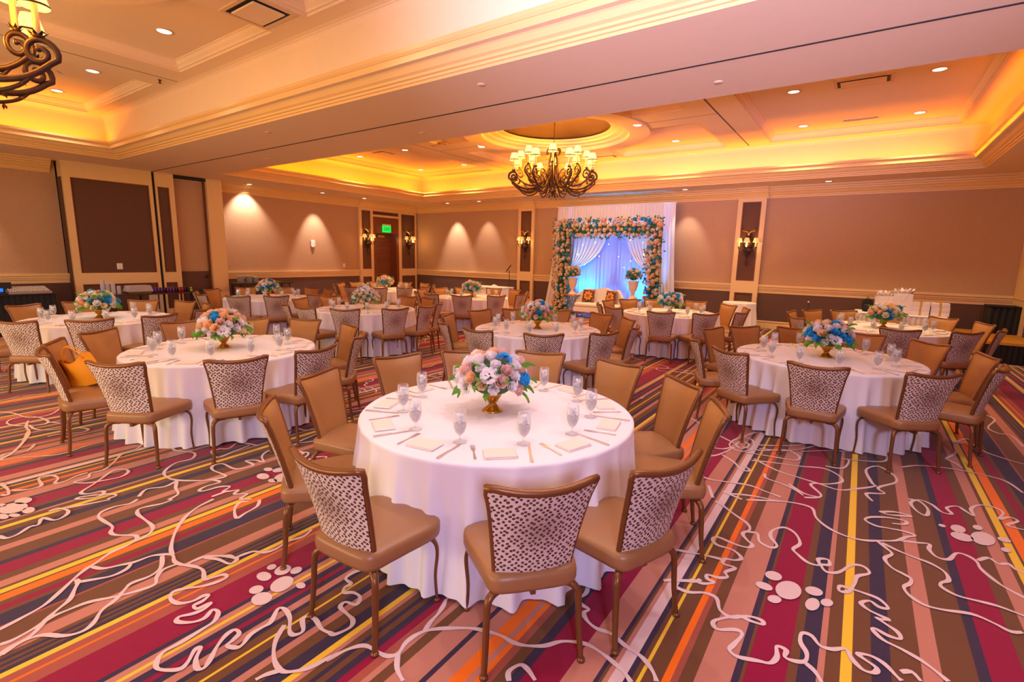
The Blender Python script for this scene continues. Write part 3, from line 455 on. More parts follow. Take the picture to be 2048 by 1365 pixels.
# left partition block (operable-wall pocket)
XP = -15.32
FP = lambda u, z, d: (XP - 0.06 + d, u, z)
b = MB(); b.box(XL, XP - 0.06, 3.73, 6.0, 0, ZS); b.box(XL, XP, 6.84, 7.25, 0, ZS); b.box(XL, XP - 0.20, 6.0, 6.84, 0, ZS); blk = struct(b, 'wall_partition', m_trim)
fr = framed('trim_9', FP, 3.73, 5.52, 0.0, ZS, [(3.87, 5.44, 1.20, 3.42), (3.87, 5.44, 0.22, 0.93)], 0.06)
fr2 = framed('trim_10', FP, 5.59, 6.02, 0.0, ZS, [(5.63, 5.90, 1.20, 3.42), (5.63, 5.90, 0.22, 0.93)], 0.06)
b = MB(); b.box(XP - 0.09, XP - 0.055, 5.52, 5.59, 0, ZS); b.obj('partition_slot', m_black, blk)
b = MB(); b.box(XP - 0.20, XP - 0.185, 6.05, 6.80, 1.22, 3.68); b.obj('alcove_panel', m_paper, blk)
b = MB(); b.box(XP - 0.20, XP - 0.185, 6.05, 6.80, 0.0, 1.21); b.obj('alcove_lower_panel', m_wains, blk)
b = MB(); b.box(XP - 0.20, XP - 0.02, 6.03, 6.83, 3.70, 3.76); b.obj('alcove_head', m_black, blk)
b = MB(); b.box(XP - 0.19, XP - 0.10, 6.80, 6.86, 0, 3.70); b.obj('alcove_jamb', m_wood, blk)
b = MB(); b.box(XP - 0.185, XP - 0.15, 6.68, 6.75, 1.02, 1.09, 0.01); b.obj('latch_plate', m_black, blk)
b = MB(); b.box(XL, XP - 0.08, 3.715, 3.731, 0.22, 3.42); b.obj('side_panel', m_panel, blk)
# door bay on the left wall
FD = lambda u, z, d: (XL + d, u, z)
framed('trim_11', FD, 12.22, 15.15, 0.0, 3.50, [(12.34, 12.75, 1.22, 3.41), (12.34, 12.75, 0.25, 0.93), (14.31, 15.05, 1.22, 3.41), (14.31, 15.05, 0.25, 0.93), (12.87, 14.16, 3.29, 3.42), (12.87, 14.16, 0.0, 3.21, None)], 0.08)
b = MB(); b.box(XL - 0.27, XL + 0.075, 12.87, 13.0, 0, 3.21); b.box(XL - 0.27, XL + 0.075, 14.03, 14.16, 0, 3.21); b.box(XL - 0.27, XL + 0.075, 13.0, 14.03, 2.60, 3.21); b.box(XL - 0.27, XL - 0.15, 12.87, 14.16, 0, 0.02)
door = struct(b, 'door_1', m_wood)
b = MB(); b.box(XL - 0.27, XL - 0.21, 13.0, 14.03, 0, 2.6); leaf = b.obj('door_leaf', m_wood, door)
for (z0, z1) in ((0.15, 0.75), (0.9, 1.5), (1.62, 1.82), (1.94, 2.14), (2.26, 2.46)):
    b = MB(); b.box(XL - 0.21, XL - 0.195, 13.12, 13.90, z0, z1, 0.012); b.obj('door_panel', m_wood, leaf)
b = MB(); b.box(XL - 0.195, XL - 0.14, 13.14, 13.75, 0.98, 1.03, 0.01); b.obj('push_bar', m_gold, leaf)
b = MB(); b.box(XL - 0.21, XL - 0.15, 13.3, 13.62, 2.44, 2.54, 0.01); b.obj('door_closer', m_gold, leaf)
# right-hand return at the back corner
b = MB(); b.box(XR - 0.05, XR, 14.2, YB, 0, ZS); struct(b, 'trim_12', m_trim)

# ---------------------------------------------------------------- ceiling
def cells(b, xs, ys, z, holes, flip=True):
    for i in range(len(xs) - 1):
        for j in range(len(ys) - 1):
            cx, cy = (xs[i] + xs[i + 1]) / 2, (ys[j] + ys[j + 1]) / 2
            if any(h[0] < cx < h[1] and h[2] < cy < h[3] for h in holes): continue
            b.quad((xs[i], ys[j], z), (xs[i], ys[j + 1], z), (xs[i + 1], ys[j + 1], z), (xs[i + 1], ys[j], z))
CF = [(-14.03, 1.80, 6.66, 14.03), (-14.03, 1.80, -2.9, 4.44)]   # far and near coffer, soffit edge
b = MB(); xs = [XL, -14.03, 1.80, XR]; ys = [YF, -2.9, 4.44, 6.66, 14.03, YB]
cells(b, xs, ys, ZS, CF); soffit = struct(b, 'ceiling', m_ceil)
def rect_ring(b, rects):
    """rects: list of (x0,x1,y0,y1,z) lofted"""
    rs = [[(r[0], r[2], r[4]), (r[1], r[2], r[4]), (r[1], r[3], r[4]), (r[0], r[3], r[4])] for r in rects]
    b.rings(rs, True, False, False)
MOULD = [(0, 3.78), (0.0, 3.81), (0.02, 3.815), (0.025, 3.84), (0.05, 3.85), (0.055, 3.875), (0.085, 3.895), (0.115, 3.945), (0.16, 3.99), (0.18, 4.00), (0.185, 4.03), (0.21, 4.035), (0.23, 4.06), (0.23, 4.10), (0.20, 4.10), (0.20, 3.96)]
FAS = [(-14.42, 1.80, 6.70, 14.32), (-14.30, 1.90, -3.1, 4.335)]
for k, (x0, x1, y0, y1) in enumerate(CF):
    b = MB(); rect_ring(b, [(x0 + d, x1 - d, y0 + d, y1 - d, z) for d, z in MOULD]); b.obj('coffer_moulding', m_corn, soffit)
    f = FAS[k]; ins = 0.20
    b = MB(); rect_ring(b, [(x0 + ins, x1 - ins, y0 + ins, y1 - ins, 3.96), (min(f[0], x0 + ins), max(f[1], x1 - ins), min(f[2], y0 + ins), max(f[3], y1 - ins), 3.96)])
    r_ = 0.10
    rect_ring(b, [(f[0], f[1], f[2], f[3], 3.96), (f[0], f[1], f[2], f[3], ZC - r_), (f[0] + .012, f[1] - .012, f[2] + .012, f[3] - .012, ZC - .05), (f[0] + .04, f[1] - .04, f[2] + .04, f[3] - .04, ZC - .015), (f[0] + r_, f[1] - r_, f[2] + r_, f[3] - r_, ZC)])
    b.obj('coffer_cove', m_ceil, soffit)
# coffer ceilings with recessed panels
PX = [(-14.15, -10.70), (-9.60, -6.82), (-6.02, -3.20), (-2.20, 1.32)]
def clipped(src, cx, cy, r, mx=.13):
    """split quads finely and leave out what would stand inside the round dome"""
    b = MB()
    for f in src.f:
        P = [Vector(src.v[i]) for i in f]
        if all(math.hypot(p.x - cx, p.y - cy) > r + 3 for p in P): b.add(P, [(0, 1, 2, 3)]); continue
        nu = max(1, int(math.ceil(max((P[1] - P[0]).length, (P[2] - P[3]).length) / mx))); nv = max(1, int(math.ceil(max((P[3] - P[0]).length, (P[2] - P[1]).length) / mx)))
        for i in range(nu):
            for j in range(nv):
                q = [(P[0] * (1 - u) + P[1] * u) * (1 - v) + (P[3] * (1 - u) + P[2] * u) * v for u, v in ((i / nu, j / nv), ((i + 1) / nu, j / nv), ((i + 1) / nu, (j + 1) / nv), (i / nu, (j + 1) / nv))]
                c = sum(q, Vector()) / 4
                if math.hypot(c.x - cx, c.y - cy) < r: continue
                b.add(q, [(0, 1, 2, 3)])
    return b
def coffer_top(f, yc, ya, yb):
    H = [(PX[0][0], PX[0][1], ya, yb), (PX[3][0], PX[3][1], ya, yb)]
    for i in (1, 2): H += [(PX[i][0], PX[i][1], ya, yc - 0.52), (PX[i][0], PX[i][1], yc + 0.52, yb)]
    xs = sorted(set([f[0] + .1, f[1] - .1] + [h[0] for h in H] + [h[1] for h in H])); ys = sorted(set([f[2] + .1, f[3] - .1] + [h[2] for h in H] + [h[3] for h in H]))
    b = MB(); cells(b, xs, ys, ZC, H); b = clipped(b, -6.42, yc, 2.02); top = b.obj('coffer_ceiling', m_ceil, soffit)
    for h in H:
        b = MB(); rect_ring(b, [(h[0] + d, h[1] - d, h[2] + d, h[3] - d, z) for d, z in ((0, ZC), (0, ZC + .03), (.025, ZC + .035), (.03, ZC + .06), (.06, ZC + .09), (.085, ZC + .13), (.10, ZC + .135), (.10, ZC + .15))])
        d = .10; b.quad((h[0] + d, h[2] + d, ZC + .15), (h[0] + d, h[3] - d, ZC + .15), (h[1] - d, h[3] - d, ZC + .15), (h[1] - d, h[2] + d, ZC + .15))
        if -10 < h[0] < -3: b = clipped(b, -6.42, yc, 2.06)
        b.obj('ceiling_panel', m_ceil, top)
    # round dome over the chandelier
    b = S(); b.lathe([(2.22, ZC + .15), (2.22, ZC - .025), (1.76, ZC - .025), (1.74, ZC + .05), (1.62, ZC + .07), (1.60, ZC + .10), (1.46, ZC + .115), (1.44, ZC + .15), (1.32, ZC + .16), (1.32, ZC + .20)], 64, (-6.42, yc), False, False); b.smooth = False
    for i in range(len(b.sm)): b.sm[i] = False
    b.obj('dome_ring', m_ceil, top)
    b = S(); b.lathe([(1.50, ZC + .20), (1.3, ZC + .28), (0.9, ZC + .38), (0.4, ZC + .43), (0.01, ZC + .44)], 64, (-6.42, yc), False, False); b.obj('dome', m_dome, top)
    return top
ct1 = coffer_top(FAS[0], 10.81, 7.55, 14.05); ct2 = coffer_top(FAS[1], 0.72, -2.6, 4.02)
# dark grooves (movable wall tracks)
b = MB(); b.box(XL + 0.4, XR, 5.515, 5.535, ZS - 0.006, ZS + 0.002); b.obj('wall_track', m_black, soffit)
b = MB(); b.box(-2.715, -2.69, 7.0, 12.6, ZC - 0.004, ZC + 0.002); b.box(-2.715, -2.69, 12.68, 14.15, ZC - 0.004, ZC + 0.002); b.obj('ceiling_track', m_black, ct1)
b = MB(); b.box(-10.17, -10.155, 7.0, 14.15, ZC - 0.003, ZC + 0.002); b.box(-10.1, -8.6, 10.80, 10.81, ZC - .003, ZC + .002); b.box(-4.2, -2.7, 10.84, 10.85, ZC - .003, ZC + .002); b.obj('ceiling_joint', m_dome, ct1)
b = MB(); b.box(-10.17, -10.155, 0, 4.2, ZC - 0.003, ZC + 0.002); b.obj('ceiling_joint', m_dome, ct2)
b = MB(); b.box(-14.2, 1.8, 4.305, 4.34, ZC - .03, ZC - .002); b.obj('gold_joint_line', m_gold, ct2)  # gold strip along the joint of fascia and ceiling
# ---------------------------------------------------------------- ceiling fittings
NEUT = (0.95, 0.96, 1.0)
def ord_(i): return ('first', 'second', 'third', 'fourth', 'fifth', 'sixth', 'seventh', 'eighth', 'ninth', 'tenth', 'eleventh', 'twelfth', 'thirteenth', 'fourteenth')[i]
def down_me():
    r = S(); r.lathe([(0.105, 0.0), (0.112, -0.010), (0.095, -0.012), (0.085, 0.0)], 24, (0, 0), False, False)
    l = MB(); l.lathe([(0.001, -0.004), (0.088, -0.004)], 24, (0, 0), False, False)
    return r.mesh('downlight_ring', m_ring), l.mesh('downlight_lens', m_down)
dr, dl = down_me()
def downlight(x, y, z, label, group, pw=60, ang=110, s=1.0, aim=(0, 0, -1), col=WARM):
    t = thing('downlight', label, 'ceiling light', (x, y, z), 0, group)
    inst(dr, 'trim_ring', t, scale=s); inst(dl, 'lens', t, scale=s)
    if pw: spot((x, y, z - 0.03), pw, col, aim, ang, 0.7, 0.07, 'downlight_lamp')
ZP = ZC + 0.15
D = [(-13.50, 10.69, ZP, 'round recessed downlight in far left ceiling panel, nearer the beam, left of vent'), (-11.46, 10.71, ZP, 'round recessed downlight in far left ceiling panel, right of the square vent'),
     (-13.54, 13.40, ZP, 'round recessed downlight in far left ceiling panel, at its back left corner'), (-11.47, 13.39, ZP, 'round recessed downlight in far left ceiling panel, at its back right corner'),
     (-8.66, 10.82, ZC - .025, 'round downlight on the flat ring left of the bronze dome'), (-6.53, 12.98, ZC - .025, 'round downlight on the flat ring behind the bronze dome, above chandelier right side'),
     (-4.34, 10.80, ZC - .025, 'round downlight on the flat ring right of the bronze dome'), (-4.33, 13.42, ZP, 'round downlight inside the small ceiling panel right of the dome'),
     (-1.38, 10.68, ZP, 'round downlight in the far right ceiling panel, near left, left of the long vent'), (-1.46, 13.38, ZP, 'round downlight in the far right ceiling panel, back left corner'),
     (0.63, 10.64, ZP, 'large round downlight in the far right ceiling panel, nearest the right edge'), (0.58, 13.35, ZP, 'round downlight in the far right ceiling panel, back right corner'),
     (-8.45, 3.375, ZP, 'largest oval-looking downlight in the near left coffer, beside the big square vent'), (-11.38, 3.366, ZP, 'middle downlight of three in the near left coffer'), (-13.39, 3.35, ZP, 'smallest downlight of three in the near left coffer, nearest the yellow cove')]
for (x, y, z, lb) in D: downlight(x, y, z, lb, 'recessed ceiling downlights', 205 if y > 5 else 100, col=WARM if y > 5 else NEUT)
for (x, y) in ((-4.3, 3.4), (-1.4, 3.4), (0.6, 3.4), (-1.4, 0.7), (-4.3, 0.8)): spot((x, y, ZP - .03), 100, NEUT, (0, 0, -1), 110, 0.7, 0.07, 'downlight_lamp')  # unseen downlights, lamps alone, added to light the near coffer
SD = [(-15.32, 8.05, 'small soffit spotlight over the brightest patch of the left wall', 1.0), (-15.10, 10.38, 'small soffit spotlight over the wall sensor on the left wall', 0.8), (-15.10, 12.10, 'small soffit spotlight above the left sconce by the exit door', 0.0),
      (-13.35, 14.62, 'small soffit spotlight near the far corner on the back wall', 0.9), (-11.80, 14.62, 'small soffit spotlight left of the left pilaster', 0.35), (-4.35, 14.62, 'small soffit spotlight beside the right top of the white drape', 0.3), (-0.92, 14.62, 'unlit small soffit spotlight above the long right wall panel', 0.0)]
for (x, y, lb, k) in SD:
    wl = x < -15
    downlight(x, y, ZS, lb, 'small soffit spotlights', 0, s=0.8)
    if k: spot((x, y, ZS - 0.02), (270 if k == 1.0 else 420) * k, (1.0, 0.83, 0.72), (-0.28, 0, -1) if wl else (0, 0.30, -1), 86 if k == 1.0 else 54, 0.7, 0.03, 'soffit_lamp')
spot((-15.05, 2.0, ZS - 0.02), 160, (1.0, 0.74, 0.56), (-0.30, 0, -1), 50, 0.7, 0.03, 'soffit_lamp')
# air vents
def vent(x, y, z, sx, sy, label):
    t = thing('ceiling_vent', label, 'air vent', (x, y, z), 0, 'ceiling air vents')
    b = MB(); b.box(-sx, sx, -sy, -sy + .05, -.012, .0); b.box(-sx, sx, sy - .05, sy, -.012, .0); b.box(-sx, -sx + .05, -sy + .05, sy - .05, -.012, 0); b.box(sx - .05, sx, -sy + .05, sy - .05, -.012, 0); b.obj('frame', m_ring, t)
    b = MB(); b.box(-sx + .05, sx - .05, -sy + .05, sy - .05, -.004, -.002); b.obj('dark_gap', m_black, t)
    b = MB(); b.box(-sx + .10, sx - .10, -sy + .10, sy - .10, -.03, -.008, .008); b.obj('deflector_plate', m_ceil, t)
vent(-6.42, 3.62, ZC, 0.36, 0.30, 'large square ceiling vent at the top, between two near coffer panels')
vent(-12.4, 10.7, ZP, 0.30, 0.30, 'square ceiling vent between two downlights in the far left panel')
vent(-6.42, 13.72, ZC, 0.36, 0.20, 'narrow ceiling vent behind the chandelier near the yellow cove')
vent(-0.35, 10.68, ZP, 0.42, 0.24, 'long ceiling vent in the far right panel beside the beam')
vent(-9.6 + .0, 10.2, ZC - .0, 0.28, 0.08, 'slim slot vent left of the bronze dome')
vent(-0.40, 13.3, ZP, 0.35, 0.10, 'faint slot grille at the back of the far right ceiling panel')
# small sprinklers and detectors
def nub(x, y, z, r, label, name='sprinkler_cover', cat='sprinkler'):
    b = S(); b.lathe([(r, 0), (r * 1.02, -.006), (r * .8, -.012), (0.001, -.013)], 20, (0, 0), False, False)
    tag(b.obj(name, m_ring, loc=(x, y, z)), label, cat, 'small round ceiling covers')
for (px, py, lb) in ((536, 265, 'small round cover on the beam left of the track line'), (535, 318, 'small cover on the beam below the track, left end'), (844, 266, 'small cover on the beam above the chandelier left side'), (963, 169, 'larger round cover on the beam before the track, middle'), (1437, 164, 'round detector on the beam right of the chandelier')):
    d = [(px - 1024) / FPX, (py - 682.5) / FPX, 1.0]; v = [sum(d[k] * RR[k][i] for k in range(3)) for i in range(3)]; t_ = (ZS - CAMZ) / v[2]
    nub(v[0] * t_, v[1] * t_, ZS, 0.05, lb)
b = MB(); b.lathe([(.012, -.05), (.012, 0)], 10); b.lathe([(.03, -.055), (.03, -.05)], 10); b.lathe([(.02, -.012), (.03, 0)], 10)
tag(b.obj('ceiling_sprinkler', m_iron, loc=(-10.33, 3.99, ZC)), 'small dark sprinkler head hanging in the near left coffer', 'sprinkler')

# ---------------------------------------------------------------- chandeliers
def spiral(cx, cz, r0, a0, turns, n=26, r1=0.02, sgn=1):
    out = []
    for k in range(n + 1):
        t = k / n; a = a0 + sgn * turns * 2 * PI * t; r = r0 + (r1 - r0) * t
        out.append((cx + r * math.cos(a), cz + r * math.sin(a)))
    return out
def arm_meshes():
    # profile in the (radius, z) plane, z relative to the chandelier foot
    path = [(0.10, 0.52), (0.16, 0.40), (0.26, 0.24), (0.42, 0.12), (0.62, 0.07), (0.82, 0.10), (0.96, 0.17), (1.08, 0.27)]
    sp = spiral(0.99, 0.33, 0.13, -0.35, 1.35, 26, 0.03)
    P = catmull(path, 4)[:-1] + sp
    b = S(); b.tube([(r, 0, z) for r, z in P], [0.032 - 0.010 * i / len(P) for i in range(len(P))], 8)
    b.sphere((P[-1][0], 0, P[-1][1]), 0.026, 8, 6)
    P2 = spiral(0.44, 0.30, 0.15, -2.2, 1.15, 20, 0.03, -1)
    b.tube([(r, 0, z) for r, z in [(0.24, 0.25), (0.30, 0.17)] + P2], 0.018, 6)
    P3 = catmull([(0.30, 0.19), (0.45, 0.02), (0.62, -0.03), (0.80, 0.03), (0.90, 0.12)], 4); b.tube([(r, 0, z) for r, z in P3], 0.018, 6)
    for (r, z, a) in ((0.62, 0.07, -1.2), (0.82, 0.09, -0.9), (0.5, 0.1, -2.0), (1.08, 0.2, -0.4), (0.35, 0.17, -2.3), (0.7, -0.02, -1.4)):   # thorn leaves
        for s_ in (-1, 1):
            dx, dz = math.cos(a) * 0.06, math.sin(a) * 0.06
            b.add([(r, 0.0, z), (r + dx * .5 - dz * .25, s_ * .02, z + dz * .5), (r + dx, s_ * .03, z + dz), (r + dx * .5 + dz * .25, s_ * .01, z + dz * .5)], [(0, 1, 2, 3)])
    for k in range(8):      # leaf cup under the candle
        a = 2 * PI * k / 8; c_, s_ = math.cos(a), math.sin(a)
        b.add([(0.99 + .015 * c_, .015 * s_, .455), (0.99 + .05 * c_ - .015 * s_, .05 * s_ + .015 * c_, .475), (0.99 + .085 * c_, .085 * s_, .50), (0.99 + .05 * c_ + .015 * s_, .05 * s_ - .015 * c_, .475)], [(0, 1, 2, 3)])
    b.lathe([(.012, .44), (.05, .465), (.03, .48)], 12, (0.99, 0), True, True)
    arm = b.mesh('chandelier_arm', m_iron)
    c = S(); c.lathe([(.024, 0), (.024, .27)], 12); can = c.mesh('candle_sleeve', m_candle)
    s = S(); s.lathe([(.105, 0), (.062, .155)], 20, (0, 0), False, False); s.lathe([(.100, .002), (.058, .153)], 20, (0, 0), False, False); sh = s.mesh('lamp_shade', m_shade)
    t = S(); t.lathe([(.109, -.002), (.105, .016)], 20, (0, 0), False, False); tr = t.mesh('shade_trim', m_iron)
    return arm, can, sh, tr
CA = arm_meshes()
def chandelier(x, y, z0, ztop, label, a0, pw):
    t = thing('chandelier', label, 'chandelier', (x, y, z0), a0, 'scrolled iron chandeliers')
    h = ztop - z0
    b = S(); b.lathe([(0.001, -.10), (.03, -.06), (.02, -.02), (.07, .0), (.10, .06), (.06, .12), (.035, .2), (.05, .3), (.035, .4), (.05, .5), (.09, .56), (.05, .62), (.03, .75), (.045, .9), (.02, 1.0), (.02, 1.08), (.001, 1.1)], 16, (0, 0), False, False); b.obj('central_column', m_iron, t)
    b = S()
    for k in range(6):
        a = 2 * PI * k / 6; P = catmull([(.05, .45), (.12, .58), (.10, .78), (.06, .92), (.10, 1.02), (.17, 1.0), (.17, .92), (.13, .90)], 4)
        b.tube([(r * math.cos(a), r * math.sin(a), z) for r, z in P], .018, 6)
        P = catmull([(.06, .55), (.16, .40), (.13, .2), (.05, .08), (.11, -.02), (.15, -.1)], 4)
        b.tube([(r * math.cos(a + .5), r * math.sin(a + .5), z) for r, z in P], .016, 6)
    b.obj('scroll_cage', m_iron, t)
    b = MB()
    q = random.Random(3)
    for k in range(160):
        a = q.uniform(0, 2 * PI); zz = q.choice([q.uniform(-.12, .3), q.uniform(.3, .95)]); r = q.uniform(.04, .30 if zz < .3 else .16); dz = q.uniform(-.05, .03)
        c_, s_ = math.cos(a), math.sin(a); w_ = .014
        b.add([(r * c_, r * s_, zz), ((r + .03) * c_ - w_ * s_, (r + .03) * s_ + w_ * c_, zz + dz * .6), ((r + .06) * c_, (r + .06) * s_, zz + dz), ((r + .03) * c_ + w_ * s_, (r + .03) * s_ - w_ * c_, zz + dz * .4)], [(0, 1, 2, 3)])
    o = b.obj('iron_leaves', m_iron, t); o['kind'] = 'stuff'
    b = S(); b.lathe([(.13, h), (.12, h - .03), (.05, h - .09), (.02, h - .12)], 20, (0, 0), True, False); b.obj('canopy', m_iron, t)
    b = S()
    n = max(2, int((h - 1.2) / 0.05))
    for k in range(n):
        zc = 1.1 + (h - 1.22) * (k + .5) / n
        pts = [(0.012 * math.cos(u) * (1 if k % 2 else 0), 0.012 * math.cos(u) * (0 if k % 2 else 1), zc + .034 * math.sin(u)) for u in [2 * PI * i / 10 for i in range(10)]]
        b.tube(pts, .004, 5, closed=True)
    b.obj('chain', m_iron, t)
    for k in range(16):
        a = 2 * PI * k / 16; up = 0.0 if k % 2 == 0 else 0.12; rs = 1.0 if k % 2 == 0 else 0.80
        ar = inst(CA[0], 'arm', t, (0, 0, up), (0, 0, a), (rs, 1, 1))
        r = 0.99 * rs; p = (r * math.cos(a), r * math.sin(a), .48 + up)
        inst(CA[1], 'candle_sleeve', t, p); s = inst(CA[2], 'lamp_shade', t, (p[0], p[1], p[2] + .22), (0, 0, 0), 1.05); inst(CA[3], 'shade_trim', s)
    for k in range(4):
        a = PI / 4 + PI / 2 * k; point((x + 0.7 * math.cos(a), y + 0.7 * math.sin(a), z0 + 0.62), pw / 4, (1.0, 0.40, 0.02), .15, 'chandelier_lamp')
chandelier(-6.42, 10.8, 3.36, ZC + .44, 'whole scrolled iron chandelier with lit cream shades hanging below the bronze dome', 0.12, 420)
chandelier(-6.68, 0.62, 3.17, ZC + .44, 'iron chandelier cut off by the top left corner, showing thick scrolls', 0.22, 170)

# ---------------------------------------------------------------- wall sconces
def sconce(x, y, z, rz, label):
    t = thing('wall_sconce', label, 'wall light', (x, y, z), rz, 'three-arm wall sconces with antler tops')   # local -Y is out of the wall
    b = S(); b.lathe([(.001, -.30), (.03, -.27), (.05, -.2), (.10, -.12), (.12, -.06), (.05, -.02)], 14, (0, -.07)); b.sphere((0, -.07, -.44), .03, 8, 6, 2.6); b.tube([(0, -.07, -.50), (0, -.05, -.2)], .010, 6); b.obj('lower_bracket', m_iron, t)
    b = S(); b.sphere((0, -.04, .10), .13, 10, 8, 1.3); b.sphere((0, -.05, .33), .06, 10, 8, 1.2); b.obj('gilt_back_plate', m_iron, t)
    b = S()
    for s in (-1, 1): b.tube(catmull([(0, -.06, .36), (s * .05, -.06, .42), (s * .12, -.06, .43), (s * .17, -.06, .47)], 3), [.018] * 9 + [.006], 6); b.tube([(s * .09, -.06, .42), (s * .11, -.06, .50)], .008, 5)
    b.obj('antler_crest', m_gold, t)
    for (ax, ay) in ((-.21, -.14), (0, -.26), (.21, -.14)):
        b = S(); b.tube(catmull([(0, -.07, -.08), (ax * .5, ay * .7 - .02, -.13), (ax, ay, -.06), (ax, ay, .0)], 4), .011, 6); b.lathe([(.02, -.01), (.045, .0), (.03, .01)], 12, (ax, ay)); am = b.obj('arm', m_iron, t)
        b = S(); b.lathe([(.022, 0), (.022, .13)], 10, (ax, ay)); b.obj('candle_sleeve', m_candle, am)
        b = S(); b.lathe([(.085, .13), (.05, .25)], 18, (ax, ay), False, False); b.obj('lamp_shade', m_sshade, am)
        b = S(); b.sphere((ax, ay, .145), .022, 8, 6); b.obj('bulb', m_bulb, am)
    dx, dy = (math.cos(rz - PI / 2), math.sin(rz - PI / 2))
    point((x + dx * .30, y + dy * .30, z + .05), 12, (1.0, 0.60, 0.22), .05, 'sconce_lamp')
    point((x + dx * .12, y + dy * .12, z + .36), 3, (1.0, 0.50, 0.12), .04, 'sconce_lamp')
sconce(-10.03, YB - .09, 2.26, 0, 'lit three-arm wall sconce on the pilaster left of the white drape')
sconce(-2.66, YB - .09, 2.20, 0, 'lit three-arm wall sconce on the pilaster right of the white drape')
sconce(XL + .08, 12.55, 2.28, PI / 2, 'brighter lit wall sconce on the left side of the exit door')
sconce(XL + .08, 14.66, 2.28, PI / 2, 'lit wall sconce on the right side of the exit door near the corner')
# ---------------------------------------------------------------- banquet chair
def back_pt(u, v, off):
    """u -1..1 across, v 0..1 up; off = offset forward"""
    w_ = 0.168 + 0.062 * v ** 1.25 + (0.012 * max(0, v - .8) / .2)
    x = u * w_; z = 0.43 + 0.462 * v + 0.030 * v * u * u
    y = -0.205 - 0.105 * v - 0.035 * v * v + 0.050 * u * u * (0.5 + 0.5 * v) + 0.012
    return (x, y + off, z)
def squ(u, v):      # round the four corners of the parameter square
    a = 2 * u - 1; c = 2 * v - 1
    r = 0.10
    ax = abs(a) - (1 - r); cx = abs(c) - (1 - r)
    if ax > 0 and cx > 0:
        l = math.hypot(ax, cx); m = max(ax, cx)
        if l > 0: ax, cx = ax * m / l, cx * m / l
        a = math.copysign(1 - r + ax, a); c = math.copysign(1 - r + cx, c)
    return a, (c + 1) / 2
def chair_meshes():
    b = S(); b.grid(lambda u, v: back_pt(*squ(u, v), -0.016), 14, 12)
    spot_me = b.mesh('back_panel', m_spot)
    b = S()
    def fr(u, v):
        a, c = squ(u, v); e = min(1, 3.2 * min(1 - abs(2 * u - 1), 1 - abs(2 * v - 1)))
        return back_pt(a, c, 0.008 + 0.022 * math.sqrt(max(0, e)))
    b.grid(lambda u, v: fr(1 - u, v), 14, 12); pad_me = b.mesh('backrest', m_backpad)
    per = []
    n = 12
    for k in range(n): per.append((k / n, 0))
    for k in range(n): per.append((1, k / n))
    for k in range(n): per.append((1 - k / n, 1))
    for k in range(n): per.append((0, 1 - k / n))
    pts = [back_pt(*squ(u, v), 0.0) for u, v in per]
    b = S(); b.tube(pts, [0.014 + (0.004 if per[i][1] > .97 else 0) for i in range(len(pts))], 8, closed=True); fr_me = b.mesh('back_frame', m_bronze)
    # seat
    def outline(s, dz):
        o = []
        base = [(-.20, -.20), (-.215, -.12), (-.235, 0), (-.255, .12), (-.25, .20), (-.19, .245), (0, .262), (.19, .245), (.25, .20), (.255, .12), (.235, 0), (.215, -.12), (.20, -.20), (.15, -.235), (0, -.24), (-.15, -.235)]
        for x, y in catmull(base, 2, True): o.append((x * s, (y - .01) * s + .01, dz))
        return o
    b = S(); b.rings([outline(.92, .385), outline(.985, .392), outline(1.0, .41), outline(1.0, .445), outline(.985, .462), outline(.93, .472), outline(.75, .482), outline(.45, .488), outline(.1, .490)][::1], True, True, True)
    seat_me = b.mesh('seat', m_seat)
    b = MB(); b.box(-.16, .16, -.19, .17, .365, .388, .006); b.box(-.012, .012, -.2, .2, .345, .37); sf_me = b.mesh('seat_frame', m_bronze)
    legs = []
    for s in (-1, 1):
        P = catmull([(s * .12, -.16, .372), (s * .17, -.185, .374), (s * .205, -.205, .345), (s * .212, -.212, .28), (s * .216, -.220, .15), (s * .226, -.238, .004)], 4)
        b = S(); b.tube(P, [.021 - .008 * i / len(P) for i in range(len(P))], 8, flat=.95); b.lathe([(.019, 0), (.019, .012), (.012, .02)], 10, (s * .226, -.238)); legs.append(b.mesh('leg_rear', m_bronze))
        P = catmull([(s * .14, .13, .372), (s * .20, .165, .374), (s * .232, .185, .345), (s * .238, .195, .28), (s * .228, .190, .15), (s * .232, .20, .004)], 4)
        b = S(); b.tube(P, [.016 - .005 * i / len(P) for i in range(len(P))], 8, flat=.7); b.lathe([(.016, 0), (.016, .012), (.01, .02)], 10, (s * .232, .20)); legs.append(b.mesh('leg_front', m_bronze))
    return spot_me, pad_me, fr_me, seat_me, sf_me, legs
CH = chair_meshes()
def make_chair(x, y, rz, label, group):
    t = thing('banquet_chair', label, 'chair', (x, y, 0), rz, group)
    inst(CH[3], 'seat', t); inst(CH[1], 'backrest', t); inst(CH[0], 'back_panel', t); inst(CH[2], 'back_frame', t); inst(CH[4], 'seat_frame', t)
    for l in CH[5]: inst(l, 'leg', t)
    return t
proto = None
def chair_at(cx, cy, deg, label, group, r=1.13, tw=0):
    global proto
    a = math.radians(deg); x, y = cx + r * math.cos(a), cy + r * math.sin(a); rz = a + PI / 2 + math.radians(tw)
    if proto is None: proto = make_chair(x, y, rz, label, group); return proto
    return dup(proto, (x, y, 0), rz, label, group)

